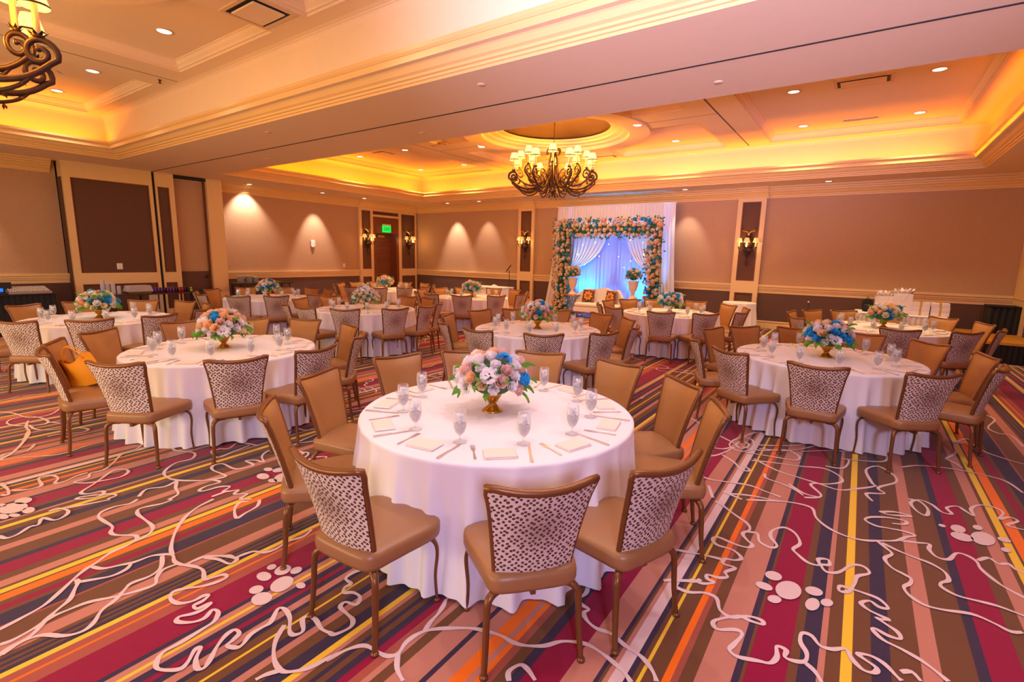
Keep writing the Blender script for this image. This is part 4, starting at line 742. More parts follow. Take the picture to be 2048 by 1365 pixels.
# ---------------------------------------------------------------- tables
TABLES = {
 1: ((-1.95, 2.64), [22, 48, 78, 110, 139, 166, 200, 235, 274, 313, 340], 'the front centre table'),
 2: ((-0.23, 6.55), [13, 46, 76, 108, 137, 161, 204, 236, 270, 306, 343], 'the second-row right table'),
 3: ((-5.58, 2.54), [8, 42, 76, 112, 142, 174, 212, 240, 263, 303, 339], 'the front-row left table'),
 4: ((-3.83, 6.15), [10, 45, 74, 108, 138, 166, 201, 236, 270, 305, 338], 'the table behind the front centre one'),
 5: ((-7.68, 6.12), [9, 32, 78, 103, 137, 172, 203, 249, 278, 308, 341], 'the second-row table left of centre'),
 6: ((0.39, 10.28), [21, 52, 84, 115, 141, 169, 212, 241, 276, 310, 344], 'the back right table before the gifts'),
 7: ((-3.07, 9.94), [22, 52, 85, 122, 148, 175, 212, 242, 281, 312, 347], 'the table before the sofa'),
 8: ((-8.11, 9.81), [6, 38, 74, 104, 140, 168, 200, 235, 267, 300, 333], 'the back table near the music stand'),
 9: ((-9.28, 2.49), [341, 12, 45, 78, 108, 139, 174, 204, 235, 272, 311], 'the far left table before the buffet'),
 10: ((-11.08, 6.1), [12, 47, 80, 106, 137, 172, 208, 240, 269, 308, 337], 'the table before the steel ice buckets'),
 11: ((-11.52, 9.9), [11, 46, 80, 113, 150, 178, 206, 240, 279, 312, 341], 'the farthest table by the exit door'),
}
def vis(x, y, z, mg=60):
    p = project(x, y, z)
    return p is not None and -mg < p[0] < 2048 + mg and -mg < p[1] < 1365 + mg
TW = {(1, 313): 6}
CLK = ['nearest the camera', 'first clockwise from nearest', 'second clockwise from nearest', 'third clockwise from nearest', 'fourth clockwise from nearest', 'fifth clockwise from nearest', 'fifth counterclockwise from nearest', 'fourth counterclockwise from nearest', 'third counterclockwise from nearest', 'second counterclockwise from nearest', 'first counterclockwise from nearest']
def clock(cx, cy, degs, n=11):
    """order places clockwise (seen from above), starting with the one nearest the camera"""
    near = math.degrees(math.atan2(-cy, -cx)) % 360
    j0 = min(range(n), key=lambda j: abs((degs[j] - near + 180) % 360 - 180))
    order = sorted(range(n), key=lambda j: (degs[j0] - degs[j]) % 360)
    return {j: i for i, j in enumerate(order)}, near
for k, ((cx, cy), degs, tn) in TABLES.items():
    ck, near = clock(cx, cy, degs)
    for j, dg in enumerate(degs):
        a = math.radians(dg); x, y = cx + 1.3 * math.cos(a), cy + 1.3 * math.sin(a)
        if not (vis(x, y, .9, 90) or vis(x, y, 0.1, 90)): continue
        df = abs((dg - near + 180) % 360 - 180)
        look = 'spotted-back chair' if df < 60 else ('side-on tan chair' if df < 115 else 'tan-fronted chair')
        chair_at(cx, cy, dg, '%s, %s at %s' % (look, CLK[ck[j]], tn), 'chairs around ' + tn, 1.13, TW.get((k, dg), 0))

def cloth_mesh(seed, R=0.915, H=0.77, folds=27, flare=0.06, amp=0.060):
    q = random.Random(seed); ph = [q.uniform(0, 2 * PI) for _ in range(5)]; nf = [folds, folds * 2 - 3, 7, 4, folds + 5]; aw = [1.0, .35, .5, .4, .5]
    def rad(th, t):
        s = (math.sin(folds * th + ph[0] + 1.3 * math.sin(3 * th + ph[1]) + .8 * math.sin(5 * th + ph[2])) * (.75 + .35 * math.sin(4 * th + ph[3])) + .3 * math.sin(nf[1] * th + ph[4]))
        s2 = 1.0 - 1.8 * (1 - min(1, abs(s - 1.0) / 2.0)) if s > 0 else s * .9
        s2 = 1.7 * (0.5 + 0.5 * max(-1, min(1, s * .9))) ** 1.5 - 0.65
        return R + 0.004 + t * flare * .7 + amp * (s2 - .45 * (1 - t)) * min(1, t * 3) * (0.5 + 0.5 * t)
    b = S(); n = 324; rs = []
    for r in (0.02, R * .5, R - 0.02): rs.append([(r * math.cos(2 * PI * k / n), r * math.sin(2 * PI * k / n), H) for k in range(n)])
    rs.append([((R - .004) * math.cos(2 * PI * k / n), (R - .004) * math.sin(2 * PI * k / n), H - .002) for k in range(n)])
    for i, t in enumerate([0.012, 0.03, 0.08, .16, .26, .38, .5, .62, .74, .86, .95, 1.0]):
        rs.append([(rad(2 * PI * k / n, t) * math.cos(2 * PI * k / n), rad(2 * PI * k / n, t) * math.sin(2 * PI * k / n), H - .002 - (H - 0.012) * t + (0.018 * math.sin(3 * 2 * PI * k / n + ph[1]) + .012 * math.sin(8 * 2 * PI * k / n + ph[3])) * max(0, t - .6) + 0.012 * max(0, t - .6)) for k in range(n)])
    b.rings(rs, True, False, False)
    b.add([(0.02 * math.cos(2 * PI * k / n), 0.02 * math.sin(2 * PI * k / n), H) for k in range(n)], [tuple(range(n))])
    return b
cloths = [cloth_mesh(s).mesh('tablecloth', m_cloth) for s in (3, 11, 29, 41)]
for k, ((cx, cy), degs, tn) in TABLES.items():
    o = inst(cloths[k % 4], 'tablecloth', None, (cx, cy, 0), (0, 0, k * 1.3))
    tag(o, 'white floor-length cloth over ' + tn, 'tablecloth', 'round white tablecloths')

# ---------------------------------------------------------------- place settings
def setting_meshes():
    b = S(); b.lathe([(.041, 0), (.041, .003), (.012, .008), (.005, .014), (.0045, .034), (.010, .042), (.026, .062), (.036, .090), (.039, .125), (.037, .165), (.033, .190)], 20, (0, 0), True, False); gl = b.mesh('goblet_glass', m_glass)
    b = S(); b.lathe([(.006, .045), (.023, .063), (.033, .090), (.035, .110), (.001, .110)], 16, (0, 0), False, False); wa = b.mesh('goblet_water', m_water)
    b = MB(); q = random.Random(5)
    for i in range(9):
        a = q.uniform(0, 6.28); r = q.uniform(0, .018); z = q.uniform(.118, .165); s = .009
        M = Matrix.Rotation(q.uniform(0, 3), 3, Vector((q.random(), q.random(), 1)).normalized())
        vs = [M @ Vector((sx * s, sy * s, sz * s)) + Vector((r * math.cos(a), r * math.sin(a), z)) for sx in (-1, 1) for sy in (-1, 1) for sz in (-1, 1)]
        b.add(vs, [(0, 1, 3, 2), (4, 6, 7, 5), (0, 4, 5, 1), (2, 3, 7, 6), (0, 2, 6, 4), (1, 5, 7, 3)])
    ic = b.mesh('goblet_ice', m_ice)
    b = MB(); b.box(-.088, .088, -.062, .062, 0, .006, .0025); b.box(-.086, .087, -.060, .060, .006, .011, .002); b.box(-.087, .083, -.061, .056, .011, .016, .002)
    b.add([(.083, -.061, .014), (.093, -.058, .008), (.093, .055, .008), (.083, .056, .014)], [(0, 1, 2, 3)]); na = b.mesh('napkin', m_napkin)
    b = MB(); pts = [(-.006, -.10), (.006, -.10), (.008, -.085), (.004, -.02), (.004, .01), (.011, .03), (.012, .05), (-.012, .05), (-.011, .03), (-.004, .01), (-.004, -.02), (-.008, -.085)]
    b.prism(pts, .001, .004)
    for i in range(4): x = -.0105 + .007 * i; b.box(x - .0018, x + .0018, .05, .098, .001, .0035)
    fo = b.mesh('fork', m_steel)
    b = MB(); b.prism([(-.008, -.12), (.008, -.12), (.009, -.10), (.0055, -.01), (-.0055, -.01), (-.009, -.10)], .001, .006); b.prism([(-.006, -.01), (.006, -.01), (.009, .02), (.010, .08), (.004, .115), (-.005, .12), (-.006, .08)], .001, .003); kn = b.mesh('knife', m_steel)
    return gl, wa, ic, na, fo, kn
GL, WA, IC, NA, FO, KN = setting_meshes()
HT = 0.771
for k, ((cx, cy), degs, tn) in TABLES.items():
    q = random.Random(100 + k)
    base = 308 + (0 if k == 1 else q.uniform(-5, 5)); degs2 = [(base + 360 * j / 11) % 360 for j in range(11)]
    ck, near = clock(cx, cy, degs2)
    for j in range(11):
        A = degs2[j]
        P_ = lambda r, d: (cx + r * math.cos(math.radians(A + d)), cy + r * math.sin(math.radians(A + d)))
        pl = '%s on %s' % (CLK[ck[j]], tn)
        if not vis(*P_(.7, 0), .8, 10): continue
        rz = math.radians(A) + PI / 2
        x, y = P_(.775 + q.uniform(-.01, .01), q.uniform(-.6, .6))
        tag(inst(NA, 'napkin', None, (x, y, HT), (0, 0, rz + q.uniform(-.12, .12))), 'folded ivory napkin, ' + pl, 'napkin', 'napkins on ' + tn)
        x, y = P_(.755, -11); tag(inst(FO, 'fork', None, (x, y, HT), (0, 0, rz + q.uniform(-.12, .12))), 'steel dinner fork, ' + pl, 'fork', 'forks on ' + tn)
        x, y = P_(.775, 12); tag(inst(KN, 'knife', None, (x, y, HT), (0, 0, rz + q.uniform(-.1, .1))), 'steel dinner knife, ' + pl, 'knife', 'knives on ' + tn)
        x, y = P_(.635, 12 + q.uniform(-1, 1)); g = inst(GL, 'water_goblet', None, (x, y, HT), (0, 0, q.uniform(0, 6)))
        tag(g, 'goblet of iced water, ' + pl, 'glass', 'goblets on ' + tn); inst(WA, 'water', g); inst(IC, 'ice', g)
# ---------------------------------------------------------------- blooms and leaves
def petal(b, ang, r0, r1, w0, z0, z1, curl, lean=0.0, nu=4, nv=3):
    """one cupped petal rising from radius r0 to r1, facing outward"""
    c_, s_ = math.cos(ang), math.sin(ang)
    def f(u, v):
        a = (u - .5) * 2; rr = r0 + (r1 - r0) * v ** 1.2 + curl * v ** 3; w_ = w0 * (0.45 + 0.75 * math.sin(PI * min(1, .15 + .75 * v)))
        x = rr - .18 * w0 * a * a; y = a * w_ * .5; z = z0 + (z1 - z0) * v - .10 * (z1 - z0) * a * a * v - abs(curl) * .35 * v ** 3
        return (x * c_ - y * s_, x * s_ + y * c_, z)
    b.grid(f, nu, nv)
def rose_me(m, seed=0, rings=((4, .06, .20, .38, .45, 1.08, .02), (5, .18, .36, .50, .28, 1.02, .04), (6, .32, .54, .62, .12, .92, .07), (7, .44, .74, .74, -.05, .74, .10))):
    q = random.Random(seed); b = S()
    b.sphere((0, 0, .62), .20, 8, 6, 1.6)
    for (n, r0, r1, w_, z0, z1, cu) in rings:
        o = q.uniform(0, 6)
        for i in range(n): petal(b, o + 2 * PI * i / n + q.uniform(-.12, .12), r0, r1 * q.uniform(.94, 1.06), w_ * 1.15, z0, z1 * q.uniform(.95, 1.04), cu)
    return b.mesh('rose', m)
def peony_me(m, seed=0):
    q = random.Random(seed); b = S()
    for i in range(60):
        a = q.uniform(0, 2 * PI); e = q.uniform(.1, 1.45); R_ = .78; r = R_ * math.cos(e); z = .25 + .72 * math.sin(e)
        petal(b, a, r * .7, r + .14, .30, z - .24, z + .06, .08, 0, 2, 2)
    return b.mesh('peony', m)
ROSE = {c: [rose_me(m, i + 1) for i in range(2)] for c, m in (('w', m_fw), ('p', m_fp), ('c', m_fc), ('k', m_fk), ('b', m_fb), ('t', m_ft))}
PEO = {'w': peony_me(m_fw, 4), 'b': peony_me(m_fb, 5)}
b = S(); b.grid(lambda u, v: ((u - .5) * .62 * math.sin(PI * (.06 + .94 * v) ** .8) , v, .12 * abs(u - .5) * 2 + .18 * math.sin(PI * v * .9)), 4, 5); LEAF = b.mesh('leaf', m_leaf)
b = S(); b.grid(lambda u, v: ((u - .5) * .62 * math.sin(PI * (.06 + .94 * v) ** .8) , v, .12 * abs(u - .5) * 2 + .18 * math.sin(PI * v * .9)), 2, 3); LEAFD = b.mesh('leaf', m_leafd)
def quat_to(n, spin):
    return (Vector(n).to_track_quat('Z', 'Y') @ Matrix.Rotation(spin, 3, 'Z').to_quaternion()).to_euler()
CNAME = {'w': 'white', 'p': 'peach', 'c': 'cream', 'k': 'blush pink', 'b': 'blue', 't': 'teal blue'}
def bouquet(t, c, rx, rz_, seed, n=26, size=.052, pal='wwwwpppckkbbb', zmin=-.25, leaves=24, leafme=None, lsize=.09, peony=True):
    """n blooms over an ellipsoid of radii rx, rz_ centred at c"""
    q = random.Random(seed); pts = []
    for i in range(n):
        z = 1 - (1 - zmin) * (i + .5) / n; a = 2.39996 * i + seed; r = math.sqrt(max(0, 1 - z * z)); pts.append((r * math.cos(a), r * math.sin(a), z))
    for i, (x, y, z) in enumerate(pts):
        p = q.choice(pal); s = size * q.uniform(.85, 1.2)
        if peony and i % 9 == 4: me = PEO['w'] if q.random() < .7 else PEO['b']; s *= 1.25; p = 'w' if me is PEO['w'] else 'b'; nm = 'peony'
        else: me = q.choice(ROSE[p]); nm = 'rose'
        k_ = q.uniform(.86, 1.0); pos = (c[0] + x * (rx - size * .5) * k_, c[1] + y * (rx - size * .5) * k_, c[2] + z * (rz_ - size * .5) * k_)
        o = inst(me, nm, t, pos, quat_to((x * 1.0, y * 1.0, z + .35), q.uniform(0, 6)), s); o['label'] = CNAME[p] + ' ' + nm
    for i in range(leaves):
        a = 2 * PI * i / leaves + q.uniform(-.2, .2); e = q.choice([-.5, -.4, -.3, -.1, .1, .5]) + q.uniform(-.1, .1)
        r = math.cos(e); pos = (c[0] + rx * .86 * r * math.cos(a), c[1] + rx * .86 * r * math.sin(a), c[2] + rz_ * .88 * math.sin(e))
        d = Vector((math.cos(a) * r, math.sin(a) * r, math.sin(e) - .15)).normalized()
        eu = (d.to_track_quat('Y', 'Z') @ Matrix.Rotation(q.uniform(-.8, .8), 3, 'Y').to_quaternion()).to_euler()
        inst(leafme or LEAF, 'leaf', t, pos, eu, lsize * q.uniform(.7, 1.15))
    b = S(); b.sphere(c, rx * .72, 14, 10, rz_ / rx); b.obj('foliage_core', m_leafd, t)
b = S(); b.lathe([(.070, 0), (.072, .006), (.062, .014), (.035, .028), (.018, .048), (.016, .062), (.030, .078), (.052, .098), (.066, .122), (.070, .140), (.064, .140), (.05, .11), (.001, .10)], 28); PED = b.mesh('pedestal_bowl', m_gold)
b = MB()
for k in range(10):
    a0 = 2 * PI * k / 10
    P = [((.071 - .052 * math.sin(PI * .5 * (1 - t)) if t > .45 else .019 + .05 * (1 - t / .45) ** 2) * math.cos(a0 + t * .9), (.071 - .052 * math.sin(PI * .5 * (1 - t)) if t > .45 else .019 + .05 * (1 - t / .45) ** 2) * math.sin(a0 + t * .9), .006 + .134 * t) for t in [i / 8 for i in range(9)]]
    b.tube(P, .0028, 5)
FLU = b.mesh('fluting', m_gold)
for k, ((cx, cy), degs, tn) in TABLES.items():
    t = thing('flower_centrepiece', 'rose centrepiece on gold pedestal bowl, middle of ' + tn, 'flowers', (cx + (.0 if k != 1 else -.02), cy - (.0 if k != 1 else .03), HT), 0, 'table centrepieces')
    p = inst(PED, 'pedestal_bowl', t); inst(FLU, 'fluting', p)
    pal = {1: 'wwwwwpppkkb', 2: 'wwwwppbbbc', 3: 'wwwwpppbkc', 4: 'wwwwwppkkb', 5: 'wwwwppbc', 9: 'wwcccppbt'}.get(k, 'wwwccppkbt')
    bouquet(t, (0, 0, .24), .235, .17, k * 7 + 2, 48, .054, pal, -.45, 26, None, .105)

# ---------------------------------------------------------------- white backdrop with swags
def drape(name, x0, x1, ztop, zbot, y, m, amp=.03, fold=.09, seed=1, xb0=None, xb1=None, parent=None, nz=10, thin=True):
    q = random.Random(seed); n = int((x1 - x0) / fold * 6); ph = [q.uniform(0, 6) for _ in range(n + 1)]
    off = [amp * math.sin(2 * PI * i / 6.0 + 1.2 * math.sin(i * .13 + seed)) * (0.7 + .5 * math.sin(i * .21 + seed * 2)) for i in range(n + 1)]
    xb0 = x0 if xb0 is None else xb0; xb1 = x1 if xb1 is None else xb1
    b = S()
    def f(u, v):
        i = int(round(u * n)); xt = x0 + (x1 - x0) * u; xb = xb0 + (xb1 - xb0) * u; e = v ** 1.6
        return (xt + (xb - xt) * e, y + off[i] * (.55 + .45 * v), ztop + (zbot - ztop) * v)
    b.grid(f, n, nz)
    return b.obj(name, m, parent)
bd = thing('backdrop', 'tall white pleated drape backdrop with swagged sheer curtains lit blue', 'drape', (-6.5, 14.9, 0))
def L_(x): return x + 6.5
o = drape('white_drape', L_(-8.60), L_(-4.66), 3.46, 0.02, 0.0, m_sheer, .028, .10, 3, L_(-9.05), L_(-4.45), bd, 12)
b = MB(); b.tube([(L_(-8.62), .0, 3.47), (L_(-4.64), .0, 3.47)], .02, 8); b.obj('crossbar', m_white, bd)
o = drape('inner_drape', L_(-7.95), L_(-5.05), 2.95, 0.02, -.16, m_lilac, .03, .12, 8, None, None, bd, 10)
def swag(sgn):
    b = S()
    x_out, x_in = (L_(-7.80), L_(-6.55)) if sgn < 0 else (L_(-5.15), L_(-6.10)); tie = (L_(-7.86), 1.45) if sgn < 0 else (L_(-5.10), 1.40)
    n = 60
    def f(u, v):
        xt = x_out + (x_in - x_out) * u; zt = 2.95
        cx_ = xt + (0.10 * (tie[0] - xt)); cz = 1.75 - .12 * u
        a = (1 - v) ** 2; bb = 2 * v * (1 - v); c = v * v
        x = a * xt + bb * cx_ + c * tie[0]; z = a * zt + bb * cz + c * (tie[1] + .10 * (1 - u))
        return (x, -.26 - .035 * math.sin(u * 2 * PI * 8) * (1 - .5 * v) - .05 * v, z)
    b.grid(f, n, 14); b.obj('swag', m_sheer, bd)
    b = S()
    b.grid(lambda u, v: (tie[0] + (u - .5) * (.10 + .22 * v) , -.26 - .03 * math.sin(u * 2 * PI * 4), tie[1] + .04 - (tie[1]) * v), 24, 6); b.obj('swag_tail', m_sheer, bd)
swag(-1); swag(1)
b = S(); q = random.Random(9)
for (px, pz) in ((-7.45, 2.22), (-7.60, 1.92), (-7.35, 1.60), (-6.85, 1.88), (-6.55, 2.25), (-6.20, 1.88), (-5.85, 2.38), (-5.45, 2.30), (-5.40, 1.95), (-5.80, 1.75), (-7.0, 2.3), (-6.0, 1.55)): b.sphere((L_(px), -.36, pz), .012, 8, 6)
m_tw = mat('twinkle_light', (255, 255, 255), .4, emit=(255, 250, 255), es=8)
o = b.obj('twinkle_lights', m_tw, bd); o['kind'] = 'stuff'

# ---------------------------------------------------------------- flower arch
ar = thing('flower_arch', 'square flower arch of cream, peach and blue roses around the blue-lit sofa', 'flowers', (-6.5, 14.25, 0))
b = MB(); b.box(L_(-8.12), L_(-7.78), -.08, .12, .02, 2.84); b.box(L_(-5.06), L_(-4.82), -.08, .12, .02, 2.84); b.box(L_(-7.78), L_(-5.06), -.08, .12, 2.56, 2.84); b.obj('arch_frame', m_leafd, ar)
q = random.Random(21)
spots_ = []
for z in [0.10 + .108 * i for i in range(27)]:
    for (xa, xb) in ((-8.24, -7.66), (-5.16, -4.72)):
        w_ = xb - xa; n = 4
        for i in range(n): spots_.append((xa + w_ * (i + .5 + q.uniform(-.3, .3)) / n, z + q.uniform(-.05, .05), -.14 - q.uniform(0, .07)))
for x in [-7.66 + .118 * i for i in range(22)]:
    for i in range(4): spots_.append((x + q.uniform(-.05, .05), 2.46 + .54 * (i + .5 + q.uniform(-.3, .3)) / 4, -.14 - q.uniform(0, .07)))
q.shuffle(spots_)
print('arch blooms', len(spots_))
for i, (x, z, dy) in enumerate(spots_):
    if z > 2.98: z = 2.96
    inner = (-7.85 < x < -5.0 and z < 2.72)
    p = q.choice('bbttkw' if z > 2.88 and q.random() < .5 else 'ppcckkwwppcctb'); s = q.uniform(.062, .086)
    o = inst(q.choice(ROSE[p]), 'rose', ar, (L_(x), dy, z), quat_to((q.uniform(-.5, .5), -1, q.uniform(-.3, .6)), q.uniform(0, 6)), s)
vs = MB()
for i in range(1100):
    leg = q.random()
    if leg < .36: x, z = q.uniform(-8.28, -7.62), q.uniform(.05, 3.0)
    elif leg < .70: x, z = q.uniform(-5.20, -4.68), q.uniform(.05, 3.0)
    else: x, z = q.uniform(-7.7, -5.1), q.uniform(2.40, 3.02)
    a = q.uniform(0, 6.28); l = q.uniform(.06, .10); y = -.12 - q.uniform(0, .08); c_, s_ = math.cos(a) * l, math.sin(a) * l
    X = L_(x); vs.add([(X, y, z), (X + c_ * .5 - s_ * .25, y - .03, z + s_ * .5 + c_ * .25), (X + c_, y - .015, z + s_), (X + c_ * .5 + s_ * .25, y - .02, z + s_ * .5 - c_ * .25)], [(0, 1, 2, 3)])
o = vs.obj('arch_leaves', m_leafd, ar); o['kind'] = 'stuff'

# ---------------------------------------------------------------- sofa, cushions, urns, side tables
sf = thing('loveseat', 'white curved-back loveseat under the flower arch', 'sofa', (-6.42, 13.85, 0))
b = S(); n = 28
def bk(u, t, side):
    a = (u - .5) * 2; x = .78 * a; top = .90 + .03 * math.cos(a * PI * 3) - .20 * abs(a) ** 3
    y = .26 - .42 * abs(a) ** 3
    return (x + (side * .04 * a), y + side * .07 * (1 - abs(a) ** 3), .40 + (top - .40) * t)
b.grid(lambda u, v: bk(u, v, -1), n, 6); b.grid(lambda u, v: bk(1 - u, v, 1), n, 6); b.grid(lambda u, v: bk(u, 1.0, -1 + 2 * v), n, 2); b.obj('backrest', m_sofa, sf)
b = MB(); b.box(-.76, .76, -.30, .24, .18, .34, .02); b.obj('seat_base', m_sofa, sf)
b = MB(); b.box(-.74, .74, -.31, .20, .34, .47, .04); b.obj('seat_cushion', m_sofa, sf)
for (x, y) in ((-.66, -.24), (.66, -.24), (-.66, .18), (.66, .18)):
    b = S(); b.tube([(x, y, .19), (x * 1.04, y * 1.1, .0)], [.022, .012], 8); b.obj('leg', m_gold, sf)
def rosette():
    m = bpy.data.materials.new('ornate_cushion_print'); m.use_nodes = True; nt = m.node_tree; N = nt.nodes.new; L = nt.links.new; b_ = nt.nodes['Principled BSDF']; b_.inputs['Roughness'].default_value = .7
    tc = N('ShaderNodeTexCoord'); sp = N('ShaderNodeSeparateXYZ'); L(tc.outputs['Object'], sp.inputs[0])
    at = N('ShaderNodeMath'); at.operation = 'ARCTAN2'; L(sp.outputs['Z'], at.inputs[0]); L(sp.outputs['X'], at.inputs[1])
    ml = N('ShaderNodeMath'); ml.operation = 'MULTIPLY'; ml.inputs[1].default_value = 8; L(at.outputs[0], ml.inputs[0]); sn = N('ShaderNodeMath'); sn.operation = 'SINE'; L(ml.outputs[0], sn.inputs[0])
    cb = N('ShaderNodeCombineXYZ'); L(sp.outputs['X'], cb.inputs[0]); L(sp.outputs['Z'], cb.inputs[1]); ln = N('ShaderNodeVectorMath'); ln.operation = 'LENGTH'; L(cb.outputs[0], ln.inputs[0])
    m2 = N('ShaderNodeMath'); m2.operation = 'MULTIPLY_ADD'; m2.inputs[1].default_value = .025; L(sn.outputs[0], m2.inputs[0]); L(ln.outputs['Value'], m2.inputs[2])
    cr = N('ShaderNodeValToRGB'); e = cr.color_ramp; e.interpolation = 'CONSTANT'; cl = [(0, (40, 24, 18)), (.10, (200, 120, 50)), (.22, (60, 34, 24)), (.30, (225, 150, 70)), (.55, (120, 66, 36)), (.68, (60, 36, 30)), (.85, (150, 90, 50))]
    e.elements[0].position = 0; e.elements[0].color = (*lin(cl[0][1]), 1); e.elements[1].position = cl[1][0]; e.elements[1].color = (*lin(cl[1][1]), 1)
    for p_, c_ in cl[2:]: k_ = e.elements.new(p_); k_.color = (*lin(c_), 1)
    m3 = N('ShaderNodeMath'); m3.operation = 'MULTIPLY'; m3.inputs[1].default_value = 4.5; L(m2.outputs[0], m3.inputs[0]); L(m3.outputs[0], cr.inputs[0]); L(cr.outputs[0], b_.inputs['Base Color'])
    return m
m_cush = rosette()
def cushion(x, y, z, rz, label):
    b = S()
    def f(sd):
        def g(u, v):
            a, c = 2 * u - 1, 2 * v - 1; e = math.sqrt(max(0, (1 - a ** 4) * (1 - c ** 4)))
            s_ = .2 * (1 - .06 * (1 - max(abs(a), abs(c))))
            return (a * .20 * (1 - .05 * (1 - c * c)), sd * .06 * e, c * .20 * (1 - .05 * (1 - a * a)))
        return g
    b.grid(f(-1), 10, 10); b.grid(lambda u, v: f(1)(1 - u, v), 10, 10)
    o = b.obj('cushion', m_cush, None, (x, y, z), (-.25, 0, rz)); tag(o, label, 'cushion', 'patterned cushions on the loveseat')
cushion(-6.82, 13.86, .665, .1, 'brown ornate cushion on the left end of the white loveseat')
cushion(-6.08, 13.86, .665, -.25, 'brown ornate cushion on the right half of the white loveseat')
def urn(x, y, z, label, fl):
    t = thing('urn', label, 'vase', (x, y, z), 0, 'white pedestal urns')
    b = S(); b.lathe([(.13, 0), (.13, .03), (.09, .06), (.05, .11), (.045, .15), (.075, .18), (.06, .20), (.10, .26), (.125, .36), (.135, .46), (.16, .50), (.16, .52), (.13, .52), (.11, .46)], 28, (0, 0), True, False); b.obj('urn_body', m_urn, t)
    f_ = thing('urn_bouquet', fl, 'flowers', (x, y, z + .52), 0, 'rose balls in the urns'); bouquet(f_, (0, 0, .17), .23, .20, int(abs(x) * 10), 34, .052, 'ccpppkkwbt', -.5, 26, LEAFD, .08, False)
urn(-7.30, 13.70, .69, 'white urn on the wire side table left of the loveseat', 'round rose bouquet in the left urn')
urn(-5.38, 13.80, .66, 'white urn on the side table right of the loveseat', 'round rose bouquet in the right urn')
m_wire = mat('chrome_wire', (160, 170, 185), .25, metal=.9)
def wire_table(x, y, h, label):
    t = thing('side_table', label, 'side table', (x, y, 0), 0, 'round wire side tables')
    b = S(); b.lathe([(.26, h - .022), (.265, h - .012), (.26, h), (.001, h)], 32, (0, 0), True, False); b.obj('table_top', m_gold, t)
    b = S(); b.tube([(.22 * math.cos(2 * PI * k / 32), .22 * math.sin(2 * PI * k / 32), .01) for k in range(32)], .009, 6, closed=True); b.obj('foot_ring', m_wire, t)
    for k in range(12):
        for s in (1, -1):
            a0 = 2 * PI * k / 12; P = [((.22 * (1 - t_) + .22 * t_) * 1, a0, t_) for t_ in (0,)]
            b = MB(); A = (.215 * math.cos(a0), .215 * math.sin(a0), .01); B = (.215 * math.cos(a0 + s * 2.3), .215 * math.sin(a0 + s * 2.3), h - .02); b.tube([A, B], .006, 5); b.obj('wire_strut', m_wire, t)
wire_table(-7.30, 13.70, .69, 'round twisted-wire side table left of the white loveseat')
wire_table(-5.38, 13.80, .66, 'round wire side table right of the loveseat, mostly hidden by chairs')
def uplight(x, label):
    t = thing('uplight', label, 'stage light', (x, 13.98, 0), 0, 'blue uplights under the arch')
    b = S(); b.lathe([(.07, .02), (.08, .05), (.08, .10), (.06, .10)], 20, (0, 0), True, False); b.obj('lamp_body', m_black, t)
    b = S(); b.lathe([(.06, .085), (.001, .09)], 16, (0, 0), False, False); b.obj('lens', mat('blue_lens', (60, 160, 255), .3, emit=(20, 150, 255), es=5), t)
uplight(-7.45, 'small round blue uplight on the floor left of the loveseat'); uplight(-5.30, 'small round blue uplight on the floor right of the loveseat')
# ---------------------------------------------------------------- right side: cocktail table, gift table, stage
def skirt_cloth(name, R, H, fl, am, seed, loc, label, sx=1.0, sy=1.0, rz=0, group=None, folds=12):
    me = cloth_mesh(seed, R, H, folds, fl, am).mesh(name, m_cloth); o = inst(me, name, None, loc, (0, 0, rz), (sx, sy, 1)); tag(o, label, 'tablecloth', group); return o
skirt_cloth('tablecloth', .41, .735, .09, .05, 5, (-2.60, 14.35, 0), 'white cloth over the small round table before the right pilaster', folds=9)
# gift table
b = S(); n = 150
def pleat(x0, x1, y0, y1, H, amp=.014, fold=.09):
    per = []; L = [(x0, y0), (x1, y0), (x1, y1), (x0, y1)]
    for i in range(4):
        (ax, ay), (bx_, by) = L[i], L[(i + 1) % 4]; ln = math.hypot(bx_ - ax, by - ay); m = int(ln / fold * 6); nx, ny = (by - ay) / ln, -(bx_ - ax) / ln
        for k in range(m): t = k / m; o = amp * math.sin(2 * PI * k / 6); per.append((ax + (bx_ - ax) * t + nx * o, ay + (by - ay) * t + ny * o))
    return per
def skirted(name, x0, x1, y0, y1, H, label, m=None, cat='tablecloth', amp=.014, drop=.01):
    t = thing(name, label, cat, ((x0 + x1) / 2, (y0 + y1) / 2, 0)); cx, cy = (x0 + x1) / 2, (y0 + y1) / 2
    per = pleat(x0 - cx, x1 - cx, y0 - cy, y1 - cy, H, amp)
    b = S(); b.rings([[(x * 1.03, y * 1.03, drop) for x, y in per], [(x, y, H - .03) for x, y in per]], True, False, False); b.obj('pleated_skirt', m or m_cloth, t)
    b = MB(); b.box(x0 - cx - .02, x1 - cx + .02, y0 - cy - .02, y1 - cy + .02, H - .03, H, .01); b.obj('top_cloth', m or m_cloth, t)
    return t
skirted('gift_table', -.02, 1.50, 13.15, 13.95, .78, 'white skirted gift table at the back right wall')
m_bagp = mat('white_gift_paper', (242, 228, 230), .5, var=.04, vscale=8); m_tissue = mat('white_tissue', (250, 236, 236), .8)
